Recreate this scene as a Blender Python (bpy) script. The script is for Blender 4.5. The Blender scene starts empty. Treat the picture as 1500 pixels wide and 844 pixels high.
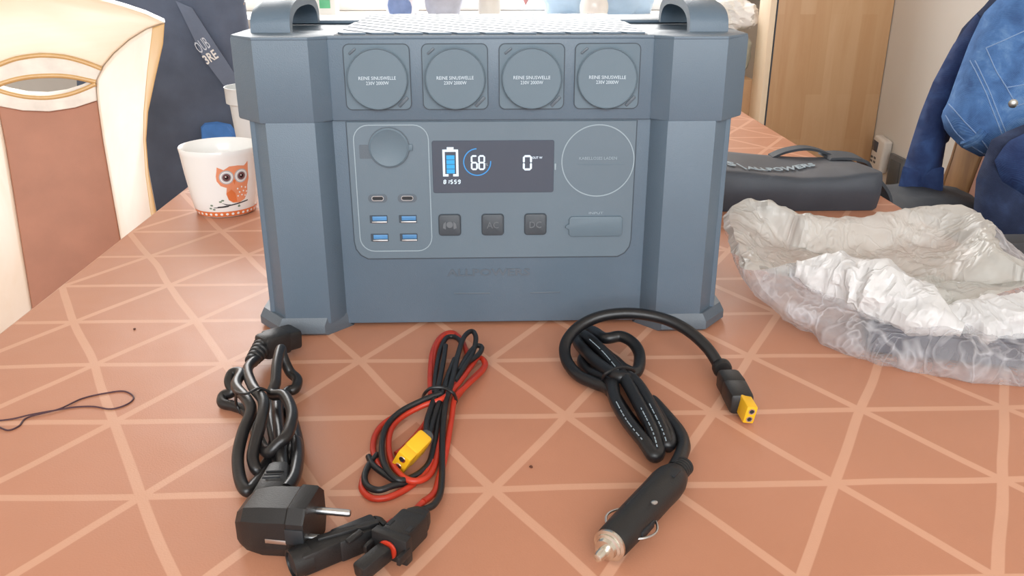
import bpy, bmesh, math, random
import numpy as np
from mathutils import Vector, Matrix, noise
from mathutils.geometry import delaunay_2d_cdt
random.seed(7)
SC = bpy.context.scene
COL = SC.collection
TZ = 0.75                                   # height of the table top above the floor
# ------------------------------------------------------------------ camera
F = 1250.0; PITCH = math.radians(21.3); YAW = math.radians(1.75)
CAM = Vector((-.003, -.784, TZ + .354))
cd = bpy.data.cameras.new('camera'); cam = bpy.data.objects.new('camera', cd); COL.objects.link(cam)
cam.location = CAM; cam.rotation_euler = (math.pi/2 - PITCH, 0, -YAW)
cd.sensor_width = 36; cd.lens = F/1500*36; cd.clip_start = .01
SC.camera = cam
# ------------------------------------------------------------------ world, lights, exposure
W = bpy.data.worlds.new('overcast_sky'); SC.world = W; W.use_nodes = True
bg = W.node_tree.nodes['Background']
bg.inputs[0].default_value = (.93, .97, 1.0, 1); bg.inputs[1].default_value = 1.05
def area(name, loc, rot, sx, sy, power, col):
    l = bpy.data.lights.new(name, 'AREA'); l.shape = 'RECTANGLE'; l.size = sx; l.size_y = sy; l.energy = power; l.color = col
    o = bpy.data.objects.new(name, l); o.location = loc; o.rotation_euler = rot; COL.objects.link(o); return o
# daylight of the big window in the far wall
area('window_daylight', (-.5, 2.75, 2.0), (math.radians(-68), 0, 0), 2.6, 1.6, 95, (1, .98, .96))
# daylight of the window behind the photographer
area('rear_window_daylight', (.1, -3.0, 2.0), (math.radians(72), 0, 0), 2.4, 1.5, 70, (.96, .98, 1.0))
SC.view_settings.view_transform = 'Standard'; SC.view_settings.look = 'None'
SC.view_settings.exposure = 0.30; SC.view_settings.gamma = 1.0; SC.view_settings.use_curve_mapping = False

# ------------------------------------------------------------------ camera geometry used to place things on real planes
FW = Vector((math.sin(YAW)*math.cos(PITCH), math.cos(YAW)*math.cos(PITCH), -math.sin(PITCH)))
RT = Vector((math.cos(YAW), -math.sin(YAW), 0)); UP = RT.cross(FW)
def ray(x, y): return FW*F + RT*(x-750) + UP*(422-y)
def pz(x, y, z=0):
    d = ray(x, y); return CAM + d*((z + TZ - CAM.z)/d.z)
def py(x, y, Y):
    d = ray(x, y); return CAM + d*((Y - CAM.y)/d.y)
def pX(x, y, X):
    d = ray(x, y); return CAM + d*((X - CAM.x)/d.x)
def ppl(x, y, c, n):
    d = ray(x, y); return CAM + d*((c - CAM).dot(n)/d.dot(n))
# ------------------------------------------------------------------ materials
def lin(c): return c/12.92 if c <= .04045 else ((c+.055)/1.055)**2.4
def rgb(h): return tuple(lin(int(h[i:i+2], 16)/255) for i in (0, 2, 4)) + (1,)
class NT:
    def __init__(s, name):
        s.m = bpy.data.materials.new(name); s.m.use_nodes = True; s.t = s.m.node_tree
        s.b = s.t.nodes['Principled BSDF']; s.out = s.t.nodes['Material Output']
    def n(s, typ, **k):
        nd = s.t.nodes.new(typ)
        for a, v in k.items(): setattr(nd, a, v)
        return nd
    def l(s, a, b): s.t.links.new(a, b)
    def math(s, op, a, b=None, c=None):
        nd = s.n('ShaderNodeMath', operation=op)
        for i, v in enumerate((a, b, c)):
            if v is None: continue
            if isinstance(v, (int, float)): nd.inputs[i].default_value = v
            else: s.l(v, nd.inputs[i])
        return nd.outputs[0]
    def mix(s, f, a, b):
        nd = s.n('ShaderNodeMix', data_type='RGBA')
        if isinstance(f, (int, float)): nd.inputs[0].default_value = f
        else: s.l(f, nd.inputs[0])
        for i, v in ((6, a), (7, b)):
            if isinstance(v, tuple): nd.inputs[i].default_value = v
            else: s.l(v, nd.inputs[i])
        return nd.outputs[2]
    def coord(s, scale=(1, 1, 1), which='Object'):
        tc = s.n('ShaderNodeTexCoord'); mp = s.n('ShaderNodeMapping'); mp.inputs['Scale'].default_value = scale
        s.l(tc.outputs[which], mp.inputs[0]); return mp.outputs[0]
    def noise(s, vec, scale, detail=3, rough=.5, dist=0):
        nd = s.n('ShaderNodeTexNoise'); nd.inputs['Scale'].default_value = scale; nd.inputs['Detail'].default_value = detail
        nd.inputs['Roughness'].default_value = rough; nd.inputs['Distortion'].default_value = dist
        s.l(vec, nd.inputs['Vector']); return nd.outputs['Fac']
    def ramp(s, f, *stops):
        nd = s.n('ShaderNodeValToRGB'); e = nd.color_ramp.elements
        while len(e) < len(stops): e.new(.5)
        for k, (p, c) in zip(e, stops): k.position = p; k.color = c
        s.l(f, nd.inputs[0]); return nd.outputs[0]
    def bump(s, h, strength, dist=.001):
        nd = s.n('ShaderNodeBump'); nd.inputs['Strength'].default_value = strength; nd.inputs['Distance'].default_value = dist
        s.l(h, nd.inputs['Height']); s.l(nd.outputs[0], s.b.inputs['Normal']); return nd
    def set(s, col=None, rough=None, metal=None, spec=None):
        if col is not None:
            if isinstance(col, tuple): s.b.inputs['Base Color'].default_value = col
            else: s.l(col, s.b.inputs['Base Color'])
        if rough is not None: s.b.inputs['Roughness'].default_value = rough
        if metal is not None: s.b.inputs['Metallic'].default_value = metal
        if spec is not None: s.b.inputs['Specular IOR Level'].default_value = spec
        return s.m
def plain(name, hexc, rough=.5, metal=0, vary=.12, scale=30, bump=.15, bs=400, spec=None):
    t = NT(name); v = t.coord(); c = rgb(hexc)
    f = t.noise(v, scale, 4)
    dark = tuple(x*(1-vary) for x in c[:3]) + (1,); lite = tuple(min(1, x*(1+vary)) for x in c[:3]) + (1,)
    t.set(t.ramp(f, (.3, dark), (.7, lite)), rough, metal, spec)
    if bump: t.bump(t.noise(v, bs, 2), bump, .0006)
    return t.m
def glow(name, hexc, strength):
    t = NT(name); c = rgb(hexc); t.set((0, 0, 0, 1), .5)
    t.b.inputs['Emission Color'].default_value = c; t.b.inputs['Emission Strength'].default_value = strength; return t.m
def wood(name, a, b, rough, sc, axis=(1, 1, .12), gl=0):
    t = NT(name); v = t.coord(axis); f = t.noise(v, sc, 6, .6, 1.2)
    t.set(t.ramp(f, (.3, rgb(a)), (.7, rgb(b))), rough); t.bump(t.noise(v, sc*4, 3), .06, .001)
    if gl: t.b.inputs['Coat Weight'].default_value = gl; t.b.inputs['Coat Roughness'].default_value = .25
    return t.m
def staves(name):                       # beech panel glued from narrow staves
    t = NT(name); tc = t.n('ShaderNodeTexCoord'); sp = t.n('ShaderNodeSeparateXYZ'); t.l(tc.outputs['Object'], sp.inputs[0])
    cb = t.n('ShaderNodeCombineXYZ'); t.l(sp.outputs[2], cb.inputs[0]); t.l(sp.outputs[0], cb.inputs[1])
    br = t.n('ShaderNodeTexBrick'); t.l(cb.outputs[0], br.inputs['Vector'])
    br.inputs['Scale'].default_value = 1; br.inputs['Brick Width'].default_value = .36; br.inputs['Row Height'].default_value = .045
    br.inputs['Mortar Size'].default_value = .0; br.inputs['Color1'].default_value = rgb('cda881'); br.inputs['Color2'].default_value = rgb('c0966c')
    br.offset = .37
    f = t.noise(t.coord((1, 1, .1)), 22, 6, .6, 1)
    c = t.mix(.35, br.outputs[0], t.ramp(f, (.3, rgb('b98c60')), (.7, rgb('d6b48e'))))
    t.set(c, .42); return t.m
def cloth_grid():                       # terracotta oilcloth printed with a pale triangle grid
    t = NT('printed_oilcloth'); v = t.coord(); sp = t.n('ShaderNodeSeparateXYZ')
    nz = t.n('ShaderNodeTexNoise'); nz.inputs['Scale'].default_value = 7; nz.inputs['Detail'].default_value = 1; t.l(v, nz.inputs['Vector'])
    va = t.n('ShaderNodeVectorMath', operation='SUBTRACT'); t.l(nz.outputs['Color'], va.inputs[0]); va.inputs[1].default_value = (.5, .5, .5)
    vs = t.n('ShaderNodeVectorMath', operation='SCALE'); t.l(va.outputs[0], vs.inputs[0]); vs.inputs['Scale'].default_value = .009
    vv = t.n('ShaderNodeVectorMath', operation='ADD'); t.l(v, vv.inputs[0]); t.l(vs.outputs[0], vv.inputs[1])
    t.l(vv.outputs[0], sp.inputs[0]); x, y = sp.outputs[0], sp.outputs[1]
    yy = t.math('ADD', y, .0625); xx = t.math('ADD', x, .3697)
    d0 = t.math('PINGPONG', yy, .1036/2)
    k = t.math('MULTIPLY', yy, .5937)
    d1 = t.math('MULTIPLY', t.math('PINGPONG', t.math('SUBTRACT', xx, k), .0615), .86)
    d2 = t.math('MULTIPLY', t.math('PINGPONG', t.math('ADD', xx, k), .0615), .86)
    d = t.math('MINIMUM', d0, t.math('MINIMUM', d1, d2))
    mr = t.n('ShaderNodeMapRange'); t.l(d, mr.inputs[0]); mr.inputs[1].default_value = .0042; mr.inputs[2].default_value = .0034
    f = t.noise(v, 5, 3)
    base = t.ramp(f, (.3, rgb('b67e62')), (.7, rgb('bd8469')))
    t.set(t.mix(mr.outputs[0], base, rgb('cd9b80')), .42, 0, .45)
    h = t.math('ADD', t.math('MULTIPLY', t.noise(v, 9, 2), 2.2), t.math('MULTIPLY', t.noise(v, 700, 2), .08))
    t.bump(h, .35, .004); return t.m
def denim(name, a, b, c, sc=26):
    t = NT(name); v = t.coord(); f = t.noise(v, sc, 5, .62, .4)
    col = t.ramp(f, (.28, rgb(a)), (.52, rgb(b)), (.75, rgb(c)))
    wv = t.n('ShaderNodeTexWave'); wv.inputs['Scale'].default_value = 260; wv.bands_direction = 'DIAGONAL'; t.l(v, wv.inputs[0])
    col = t.mix(t.math('MULTIPLY', wv.outputs['Fac'], .18), col, rgb(c)); t.set(col, .85, 0, .2)
    h = t.math('ADD', t.noise(v, 60, 4), t.math('MULTIPLY', wv.outputs['Fac'], .3)); t.bump(h, .35, .003); return t.m
def film(name, t0, t1, white):          # thin translucent polythene film, denser along its creases
    t = NT(name); v = t.coord((1, 1, .45))
    n1 = t.noise(v, 9, 4, .6, .8); n2 = t.noise(v, 17, 3, .55, .9); n3 = t.noise(v, 26, 2, .5, 1.2)
    def ridge(n, w):
        mr = t.n('ShaderNodeMapRange'); t.l(t.math('ABSOLUTE', t.math('SUBTRACT', n, .5)), mr.inputs[0]); mr.inputs[1].default_value = 0; mr.inputs[2].default_value = w; mr.inputs[3].default_value = 1; mr.inputs[4].default_value = 0; return mr.outputs[0]
    r1, r2 = ridge(n2, .035), ridge(n3, .05)
    mr = t.n('ShaderNodeMapRange'); t.l(n1, mr.inputs[0]); mr.inputs[1].default_value = .35; mr.inputs[2].default_value = .65; mr.inputs[3].default_value = t0; mr.inputs[4].default_value = t1
    fac = t.math('MULTIPLY', mr.outputs[0], t.math('SUBTRACT', 1, t.math('ADD', t.math('MULTIPLY', r1, .45), t.math('MULTIPLY', r2, .25))))
    h = t.math('ADD', t.math('ADD', t.math('MULTIPLY', r1, .5), t.math('MULTIPLY', r2, .3)), t.math('MULTIPLY', n3, .6))
    bp = t.n('ShaderNodeBump'); bp.inputs['Strength'].default_value = .38; bp.inputs['Distance'].default_value = .010; t.l(h, bp.inputs['Height'])
    t.set(rgb(white), .32, 0, .5); t.l(bp.outputs[0], t.b.inputs['Normal'])
    tl = t.n('ShaderNodeBsdfTranslucent'); tl.inputs[0].default_value = rgb(white)
    m1 = t.n('ShaderNodeMixShader'); m1.inputs[0].default_value = .35; t.l(t.b.outputs[0], m1.inputs[1]); t.l(tl.outputs[0], m1.inputs[2])
    tr = t.n('ShaderNodeBsdfTransparent'); m2 = t.n('ShaderNodeMixShader'); t.l(fac, m2.inputs[0]); t.l(m1.outputs[0], m2.inputs[1]); t.l(tr.outputs[0], m2.inputs[2])
    t.l(m2.outputs[0], t.out.inputs[0]); return t.m
def glass():
    t = NT('window_glass'); tr = t.n('ShaderNodeBsdfTransparent'); gl = t.n('ShaderNodeBsdfGlossy'); gl.inputs['Roughness'].default_value = .02
    m = t.n('ShaderNodeMixShader'); m.inputs[0].default_value = .06; t.l(tr.outputs[0], m.inputs[1]); t.l(gl.outputs[0], m.inputs[2]); t.l(m.outputs[0], t.out.inputs[0]); return t.m
M = dict(
    station=plain('station_plastic', '5b6c7b', .42, 0, .05, 12, .35, 900, .5),
    station_dark=plain('station_dark_plastic', '57626c', .45, 0, .05, 12, .35, 900, .5),
    panel=plain('station_panel_plastic', '63737f', .4, 0, .04, 10, .12, 900, .5),
    cover=plain('rubber_cover', '62737f', .5, 0, .04, 12, .1, 900, .4),
    seam=plain('seam_shadow_rubber', '3c4650', .6, 0, .03, 12, 0),
    screen=plain('screen_glass', '434c5a', .18, 0, .02, 8, 0, 400, .5),
    button=plain('button_rubber', '424950', .5, 0, .05, 20, .2, 700),
    icon=plain('button_icon', '646a70', .5, 0, .03, 20, 0),
    mark=plain('pale_print', 'c6d4de', .5, 0, .03, 20, 0),
    ring=plain('pale_ring_print', '93a3ad', .5, 0, .03, 20, 0),
    logo=plain('dark_logo', '59646f', .35, 0, .03, 20, 0),
    seg=glow('display_white', 'e6f4ff', 1.0), blue=glow('display_blue', '35b0f0', .9), ringb=glow('display_ring_blue', '3f9be0', .9),
    usb=plain('usb_blue', '4f86b8', .35), steel=plain('steel', 'c9ccce', .28, 1, .05, 40, .05),
    brass=plain('nickel', 'ddd9cf', .25, 1, .08, 60, .05), dark=plain('dark_hole', '202327', .6, 0, .05, 20, 0),
    rubber=plain('black_cable_rubber', '151619', .38, 0, .12, 50, .15, 500, .5),
    rubberg=plain('dark_grey_cable', '1c1b1c', .34, 0, .12, 50, .15, 500, .55),
    plugm=plain('black_plug_plastic', '1d1d1e', .45, 0, .08, 60, .25, 900),
    red=plain('red_cable', 'b8341f', .42, 0, .1, 50, .1, 500), black=plain('black_wire', '1a1b1d', .42, 0, .1, 50, .1, 500),
    yellow=plain('yellow_connector', 'e8b320', .4, 0, .06, 60, .1, 600), shrink=plain('grey_shrink_tube', '4a4f52', .5),
    thread=plain('dark_thread', '4b3038', .7), crumb=plain('brown_crumb', '5a3020', .8),
    ceramic=plain('white_ceramic', 'f0efec', .18, 0, .02, 12, 0), owl=plain('orange_glaze', 'e5946e', .3, 0, .08, 40, 0),
    owl2=plain('dark_orange_glaze', 'dd7844', .3, 0, .06, 40, 0), eyeg=plain('grey_glaze', 'b9bcc0', .3, 0, .04, 40, 0), eyeb=plain('brown_glaze', '6b4a4c', .3, 0, .04, 40, 0),
    eyed=plain('dark_glaze', '2b1d20', .25, 0, .04, 40, 0), leaf=plain('green_glaze', '7c8f7d', .3, 0, .04, 40, 0), twig=plain('black_glaze', '3a3a3c', .3, 0, .04, 40, 0),
    beaker=plain('white_plastic', 'd9dcdc', .35, 0, .03, 10, 0),
    oak=wood('pale_beech', 'e9d3bb', 'f3e6d8', .3, 9, (1, 1, .1), .4), oakd=wood('honey_beech', 'cfa368', 'dcb67e', .35, 9, (1, 1, .1), .3),
    oakh=wood('beech_rail', 'ead0ad', 'f3e0c8', .3, 9, (.12, 1, 1), .4),
    shadewood=wood('shaded_wood', '7a5230', 'b98a54', .35, 8, (1, 1, .1), .3),
    uph=plain('brown_upholstery', 'b07a62', .6, 0, .06, 20, .3, 900), piping=plain('pale_band', 'ece2d6', .5),
    cab=staves('beech_staves'), cabe=wood('window_lit_beech', 'ecd5b6', 'f3e2c8', .4, 12),
    wallm=plain('white_plaster', 'd8d4cd', .9, 0, .03, 4, .2, 120), floorm=wood('floor_boards', 'a8835c', 'bd976c', .45, 6, (1, .12, 1)),
    navy=plain('navy_cloth', '5a6579', .9, 0, .12, 16, .4, 500), strap=plain('navy_strap', '69758a', .8, 0, .06, 30, .5, 900), bluec=plain('bright_blue_cloth', '4a86d4', .75, 0, .15, 30, .3, 300),
    bag=plain('black_nylon', '3d434c', .55, 0, .1, 18, .4, 900), bagtop=plain('black_nylon_flap', '4d5258', .55, 0, .1, 18, .4, 900), strapb=plain('black_webbing', '2f343b', .7, 0, .1, 40, .5, 900),
    denim=denim('mid_blue_denim', '385687', '4d75ad', '789ec9'), denimd=denim('dark_blue_denim', '262d45', '2e3852', '3c4a6c'), denims=denim('navy_denim', '252f54', '2e3f68', '3b5585'),
    stitch=plain('pale_stitching', '7f9bc2', .8), rivet=plain('steel_rivet', 'b5b3ad', .35, 1),
    film=film('clear_polythene', .60, .90, 'e4e6ec'), filmw=film('bunched_polythene', .02, .22, 'f6f6f6'), filmi=film('inner_polythene', .02, .28, 'd6d5cf'),
    foam=plain('dark_box_card', '4c4e5a', .6, 0, .15, 25, .3, 300), blk=plain('black_card', '2c2d30', .6, 0, .08, 20, .2, 400),
    white=plain('white_paint', 'eceae6', .5, 0, .02, 10, 0), wplast=plain('white_gadget', 'dcd8d2', .45, 0, .03, 20, 0), greyp=plain('grey_socket', '5c5f62', .4),
    green=plain('green_label', '63b98a', .5), greybag=plain('lavender_grey_cloth', 'b9bcca', .8, 0, .1, 30, .3, 200), pinkp=plain('pale_pink_pack', 'efe2e2', .5, 0, .06, 30, .1), bluebag=plain('light_blue_plastic', 'b9d4ee', .4, 0, .12, 9, .3, 40),
    bluel=plain('blue_line', '7c93c4', .5), redt=plain('red_brown_cloth', 'a06a68', .7), whitef=plain('white_carrier_bag', 'e8e8e6', .4, 0, .05, 30, .3, 90), grnfilm=plain('greenish_sack', 'aeae9e', .5, 0, .12, 30, .4, 90),
    card=plain('brown_cardboard', 'c09a74', .75, 0, .08, 12, .2, 200), shelfw=plain('taupe_shelf', 'a8968a', .55), lace=plain('pale_label', 'cfd8e4', .7, 0, .03, 20, 0), glass=glass())

# ------------------------------------------------------------------ mesh helpers
OFF = {}
def empty(name, loc=(0, 0, 0), rz=0, local=False, **k):
    o = bpy.data.objects.new(name, None); o.empty_display_size = .02; o.location = loc; o.rotation_euler = (0, 0, rz); COL.objects.link(o)
    OFF[o.name] = Vector((0, 0, 0)) if local else Vector(loc)
    tag(o, **k); return o
def tag(o, label=None, cat=None, group=None, kind=None):
    if label: o['label'] = label
    if cat: o['category'] = cat
    if group: o['group'] = group
    if kind: o['kind'] = kind
    return o
def link(name, me, mat, parent=None, ang=35, **k):
    o = bpy.data.objects.new(name, me); COL.objects.link(o)
    if mat is not None: me.materials.append(mat)
    if parent is not None: o.parent = parent; OFF[o.name] = OFF[parent.name]
    else: OFF[o.name] = Vector((0, 0, 0))
    tag(o, **k); return o
class MB:
    def __init__(s): s.b = bmesh.new()
    def add(s, verts, faces):
        v = [s.b.verts.new(p) for p in verts]
        for f in faces:
            try: s.b.faces.new([v[i] for i in f])
            except ValueError: pass
        return s
    def box(s, c, size, R=None, bev=0, seg=2, taper=1):
        t = bmesh.new(); bmesh.ops.create_cube(t, size=1)
        for v in t.verts:
            k = taper if v.co.z > 0 else 1
            v.co = Vector((v.co.x*size[0]*k, v.co.y*size[1]*k, v.co.z*size[2]))
        if bev: bmesh.ops.bevel(t, geom=list(t.edges), offset=bev, segments=seg, affect='EDGES', profile=.5)
        s.merge(t, R, c); return s
    def merge(s, t, R=None, c=(0, 0, 0)):
        R = R or Matrix.Identity(3); c = Vector(c); vs = {}
        for v in t.verts: vs[v.index] = s.b.verts.new(R @ v.co + c)
        t.verts.index_update()
        vs = {v.index: w for v, w in zip(t.verts, list(vs.values()))} if len(vs) == len(t.verts) else vs
        for f in t.faces:
            try: s.b.faces.new([vs[v.index] for v in f.verts])
            except (ValueError, KeyError): pass
        t.free()
    def prism(s, poly, o, u, v, d, bev=0, seg=2):
        """polygon (a,b) in frame o + a*u + b*v, extruded by the vector d"""
        t = bmesh.new(); o, u, v, d = Vector(o), Vector(u), Vector(v), Vector(d); n = len(poly)
        A = [t.verts.new(o + u*a + v*b) for a, b in poly]; B = [t.verts.new(o + u*a + v*b + d) for a, b in poly]
        fa = t.faces.new(A[::-1]); fb = t.faces.new(B)
        for i in range(n): t.faces.new((A[i], A[(i+1) % n], B[(i+1) % n], B[i]))
        bmesh.ops.recalc_face_normals(t, faces=t.faces)
        if bev: bmesh.ops.bevel(t, geom=list({e for e in list(fa.edges) + list(fb.edges)}), offset=bev, segments=seg, affect='EDGES', profile=.5)
        t.verts.index_update(); s.merge(t); return s
    def tube(s, pts, r, closed=False, n=12, cap=True):
        pts = [Vector(p) for p in pts]; m = len(pts); rs = r if isinstance(r, (list, tuple)) else [r]*m
        T = []
        for i in range(m):
            a = pts[(i-1) % m] if closed or i > 0 else pts[0]; b = pts[(i+1) % m] if closed or i < m-1 else pts[-1]
            T.append((b-a).normalized())
        N = T[0].orthogonal().normalized(); rings = []
        for i in range(m):
            if i: N = (T[i-1].rotation_difference(T[i]) @ N)
            N = (N - T[i]*N.dot(T[i])).normalized(); B = T[i].cross(N)
            rings.append([s.b.verts.new(pts[i] + (N*math.cos(2*math.pi*k/n) + B*math.sin(2*math.pi*k/n))*rs[i]) for k in range(n)])
        for i in range(m if closed else m-1):
            a, b = rings[i], rings[(i+1) % m]
            for k in range(n): s.b.faces.new((a[k], a[(k+1) % n], b[(k+1) % n], b[k]))
        if cap and not closed: s.b.faces.new(rings[0][::-1]); s.b.faces.new(rings[-1])
        return s
    def lathe(s, prof, o, ax, n=40, cap=True, sy=1.0):
        """profile (r,h) around the axis ax from o"""
        o = Vector(o); ax = Vector(ax).normalized(); N = Vector((1, 0, 0)) if abs(ax.x) < .7 else Vector((0, 1, 0))
        N = (N - ax*N.dot(ax)).normalized(); B = ax.cross(N); rings = []
        for r, h in prof:
            rings.append([s.b.verts.new(o + ax*h + (N*math.cos(2*math.pi*k/n) + B*math.sin(2*math.pi*k/n)*sy)*max(r, 1e-5)) for k in range(n)])
        for a, b in zip(rings, rings[1:]):
            for k in range(n): s.b.faces.new((a[k], a[(k+1) % n], b[(k+1) % n], b[k]))
        if cap: s.b.faces.new(rings[0][::-1]); s.b.faces.new(rings[-1])
        return s
    def loft(s, rings, capa=True, capb=True):
        R = [[s.b.verts.new(p) for p in r] for r in rings]; n = len(R[0])
        for a, b in zip(R, R[1:]):
            for k in range(n): s.b.faces.new((a[k], a[(k+1) % n], b[(k+1) % n], b[k]))
        if capa: s.b.faces.new(R[0][::-1])
        if capb: s.b.faces.new(R[-1])
        return s
    def build(s, name, mat, parent=None, ang=35, smooth=True, recalc=True, **k):
        if recalc: bmesh.ops.recalc_face_normals(s.b, faces=s.b.faces)
        me = bpy.data.meshes.new(name); s.b.to_mesh(me); s.b.free()
        if parent is not None and OFF[parent.name].length > 0: me.transform(Matrix.Translation(-OFF[parent.name]))
        if smooth:
            me.polygons.foreach_set('use_smooth', [True]*len(me.polygons)); me.set_sharp_from_angle(angle=math.radians(ang))
        return link(name, me, mat, parent, **k)
def cat(pts, per=8, closed=False):
    P = [Vector(p) for p in pts]; n = len(P); out = []
    for i in range(n if closed else n-1):
        if closed: p0, p1, p2, p3 = P[i-1], P[i], P[(i+1) % n], P[(i+2) % n]
        else: p0, p1, p2, p3 = P[max(i-1, 0)], P[i], P[i+1], P[min(i+2, n-1)]
        for k in range(per):
            t = k/per; out.append(.5*((2*p1) + (p2-p0)*t + (2*p0-5*p1+4*p2-p3)*t*t + (3*p1-p0-3*p2+p3)*t**3))
    if not closed: out.append(P[-1])
    return out
def resample(P, n, closed=True):
    P = [Vector(p) for p in P]
    if closed: P = P + [P[0]]
    L = [0]
    for a, b in zip(P, P[1:]): L.append(L[-1] + (b-a).length)
    out = []; j = 0
    for i in range(n):
        t = L[-1]*i/(n if closed else n-1)
        while j < len(L)-2 and L[j+1] < t: j += 1
        f = (t-L[j])/max(L[j+1]-L[j], 1e-9); out.append(P[j].lerp(P[j+1], min(f, 1)))
    return out
def rrect(w, h, r, n=5, cx=0, cy=0):
    out = []
    for sx, sy, a0 in ((1, 1, 0), (-1, 1, 90), (-1, -1, 180), (1, -1, 270)):
        for i in range(n+1):
            a = math.radians(a0 + 90*i/n); out.append((cx + sx*(w/2-r) + r*math.cos(a), cy + sy*(h/2-r) + r*math.sin(a)))
    return out
def circ(r, n=32, cx=0, cy=0): return [(cx + r*math.cos(2*math.pi*i/n), cy + r*math.sin(2*math.pi*i/n)) for i in range(n)]
def frame(d, up=(0, 0, 1)):
    d = Vector(d).normalized(); x = d.cross(Vector(up)).normalized(); z = x.cross(d); return Matrix((x, d, z)).transposed()   # columns: side, along, up
def lettering(txt, o, u, v, size, mat, parent, width=None, depth=.0004, name='lettering', offset=0, label=None):
    """text centred on o, reading along u, up along v; flat letters with a little thickness"""
    cu = bpy.data.curves.new('t', 'FONT'); cu.body = txt; cu.size = 1; cu.align_x = 'CENTER'; cu.align_y = 'CENTER'; cu.extrude = .5; cu.resolution_u = 2; cu.offset = offset
    to = bpy.data.objects.new('t', cu); COL.objects.link(to); bpy.context.view_layer.update()
    me = bpy.data.meshes.new_from_object(to.evaluated_get(bpy.context.evaluated_depsgraph_get())); bpy.data.objects.remove(to); bpy.data.curves.remove(cu)
    xs = [w.co.x for w in me.vertices]; ys = [w.co.y for w in me.vertices]; wd = max(xs)-min(xs); hd = max(ys)-min(ys); cx = (max(xs)+min(xs))/2; cy = (max(ys)+min(ys))/2
    sx = (width or size*wd/hd)/wd; sy = size/hd; u, v = Vector(u).normalized(), Vector(v).normalized(); n = u.cross(v); off = OFF[parent.name]
    for w in me.vertices: w.co = Vector(o) + u*(w.co.x-cx)*sx + v*(w.co.y-cy)*sy + n*(depth if w.co.z > 0 else -depth*.2) - off
    me.name = name; me.materials.clear(); return link(name, me, mat, parent, label=label)
def sheet(name, outline, o, u, v, mat, parent=None, step=.012, puff=.02, back=.01, folds=.006, fs=9, edge=.03, fold_dir=None, seed=0, **k):
    """a soft cloth lying about the plane o,u,v: outline (a,b) in metres, filled, inflated and folded, with a back side"""
    o, u, v = Vector(o), Vector(u), Vector(v); n = u.cross(v)
    P = [(p.x, p.y) for p in resample([Vector((a, b, 0)) for a, b in outline], max(24, int(sum(math.dist(outline[i-1], outline[i]) for i in range(len(outline)))/step)))]
    m = len(P); A = np.array(P); B = np.roll(A, -1, 0)
    x0, y0 = A.min(0); x1, y1 = A.max(0); pts = [Vector(p) for p in P]
    def dist(q):
        d = B-A; t = np.clip(((q-A)*d).sum(1)/np.maximum((d*d).sum(1), 1e-12), 0, 1); return np.sqrt((((A + d*t[:, None]) - q)**2).sum(1).min())
    yv = y0; r = 0
    while yv < y1:
        xv = x0 + (step/2 if r % 2 else 0)
        while xv < x1:
            q = np.array((xv, yv)); c = ((A[:, 1] > yv) != (B[:, 1] > yv)) & (xv < (B[:, 0]-A[:, 0])*(yv-A[:, 1])/(B[:, 1]-A[:, 1]+1e-12)+A[:, 0])
            if c.sum() % 2 and dist(q) > step*.6: pts.append(Vector((xv, yv)))
            xv += step
        yv += step*.87; r += 1
    V, E, Fc, *_ = delaunay_2d_cdt(pts, [(i, (i+1) % m) for i in range(m)], [], 1, 1e-7)
    b = MB(); top = []; bot = []
    fd = Vector(fold_dir) if fold_dir else None
    for q in V:
        d = dist(np.array((q.x, q.y))); e = 1-(1-min(d/edge, 1))**2; e = math.sqrt(max(e, 0))
        if fd: s1 = q.x*fd.x + q.y*fd.y; s2 = -q.x*fd.y + q.y*fd.x; nn = noise.fractal(Vector((s1*fs, s2*fs*.22, seed)), 1, 2, 3)
        else: nn = noise.fractal(Vector((q.x*fs, q.y*fs, seed)), 1, 2, 3)
        p = o + u*q.x + v*q.y; h = puff*e + folds*nn*min(1, d/.01)
        top.append(b.b.verts.new(p + n*h)); bot.append(None if d < 1e-5 else b.b.verts.new(p - n*(back*e + .0005)))
    for f in Fc:
        try: b.b.faces.new([top[i] for i in f])
        except ValueError: pass
        try: b.b.faces.new([(bot[i] or top[i]) for i in f][::-1])
        except ValueError: pass
    return b.build(name, mat, parent, 60, **k)
def plane_tools(c, u, v):
    c, u, v = Vector(c), Vector(u).normalized(), Vector(v).normalized(); n = u.cross(v)
    def uv(x, y): q = ppl(x, y, c, n) - c; return (q.dot(u), q.dot(v))
    return uv
def copy_tree(o, parent=None):
    c = o.copy(); COL.objects.link(c); OFF[c.name] = Vector((0, 0, 0))
    if parent: c.parent = parent
    for ch in [x for x in bpy.data.objects if x.parent == o]: copy_tree(ch, c)
    return c
X, Y, Z = Vector((1, 0, 0)), Vector((0, 1, 0)), Vector((0, 0, 1))
def wl(x, y, z): return Vector((x, y, z + TZ))

# ================================================================== SETTING
MB().box((0, .6, -.05), (9, 9, .1)).build('floor', M['floorm'], kind='structure')
FY = 2.4
wf = MB()
wf.box((-.55, FY+.06, .46), (3.9, .12, .92)).box((-.55, FY+.06, 2.6), (3.9, .12, .4)).box((-2.2, FY+.06, 1.66), (.6, .12, 1.48)).box((1.12, FY+.06, 1.66), (.56, .12, 1.48))
wf.build('wall_back', M['wallm'], smooth=False, kind='structure')
MB().box((1.23, -.3, 1.4), (.12, 5.4, 2.8)).build('wall_right', M['wallm'], smooth=False, kind='structure')
MB().box((-2.5, -.3, 1.4), (.12, 5.4, 2.8)).build('wall_left', M['wallm'], smooth=False, kind='structure')
MB().box((-.63, -.3, 2.74), (3.7, 5.4, .1)).build('ceiling', M['wallm'], smooth=False, kind='structure')
w1 = tag(empty('window_1', (-.53, FY, .92)), kind='structure')
fr = MB()
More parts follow.
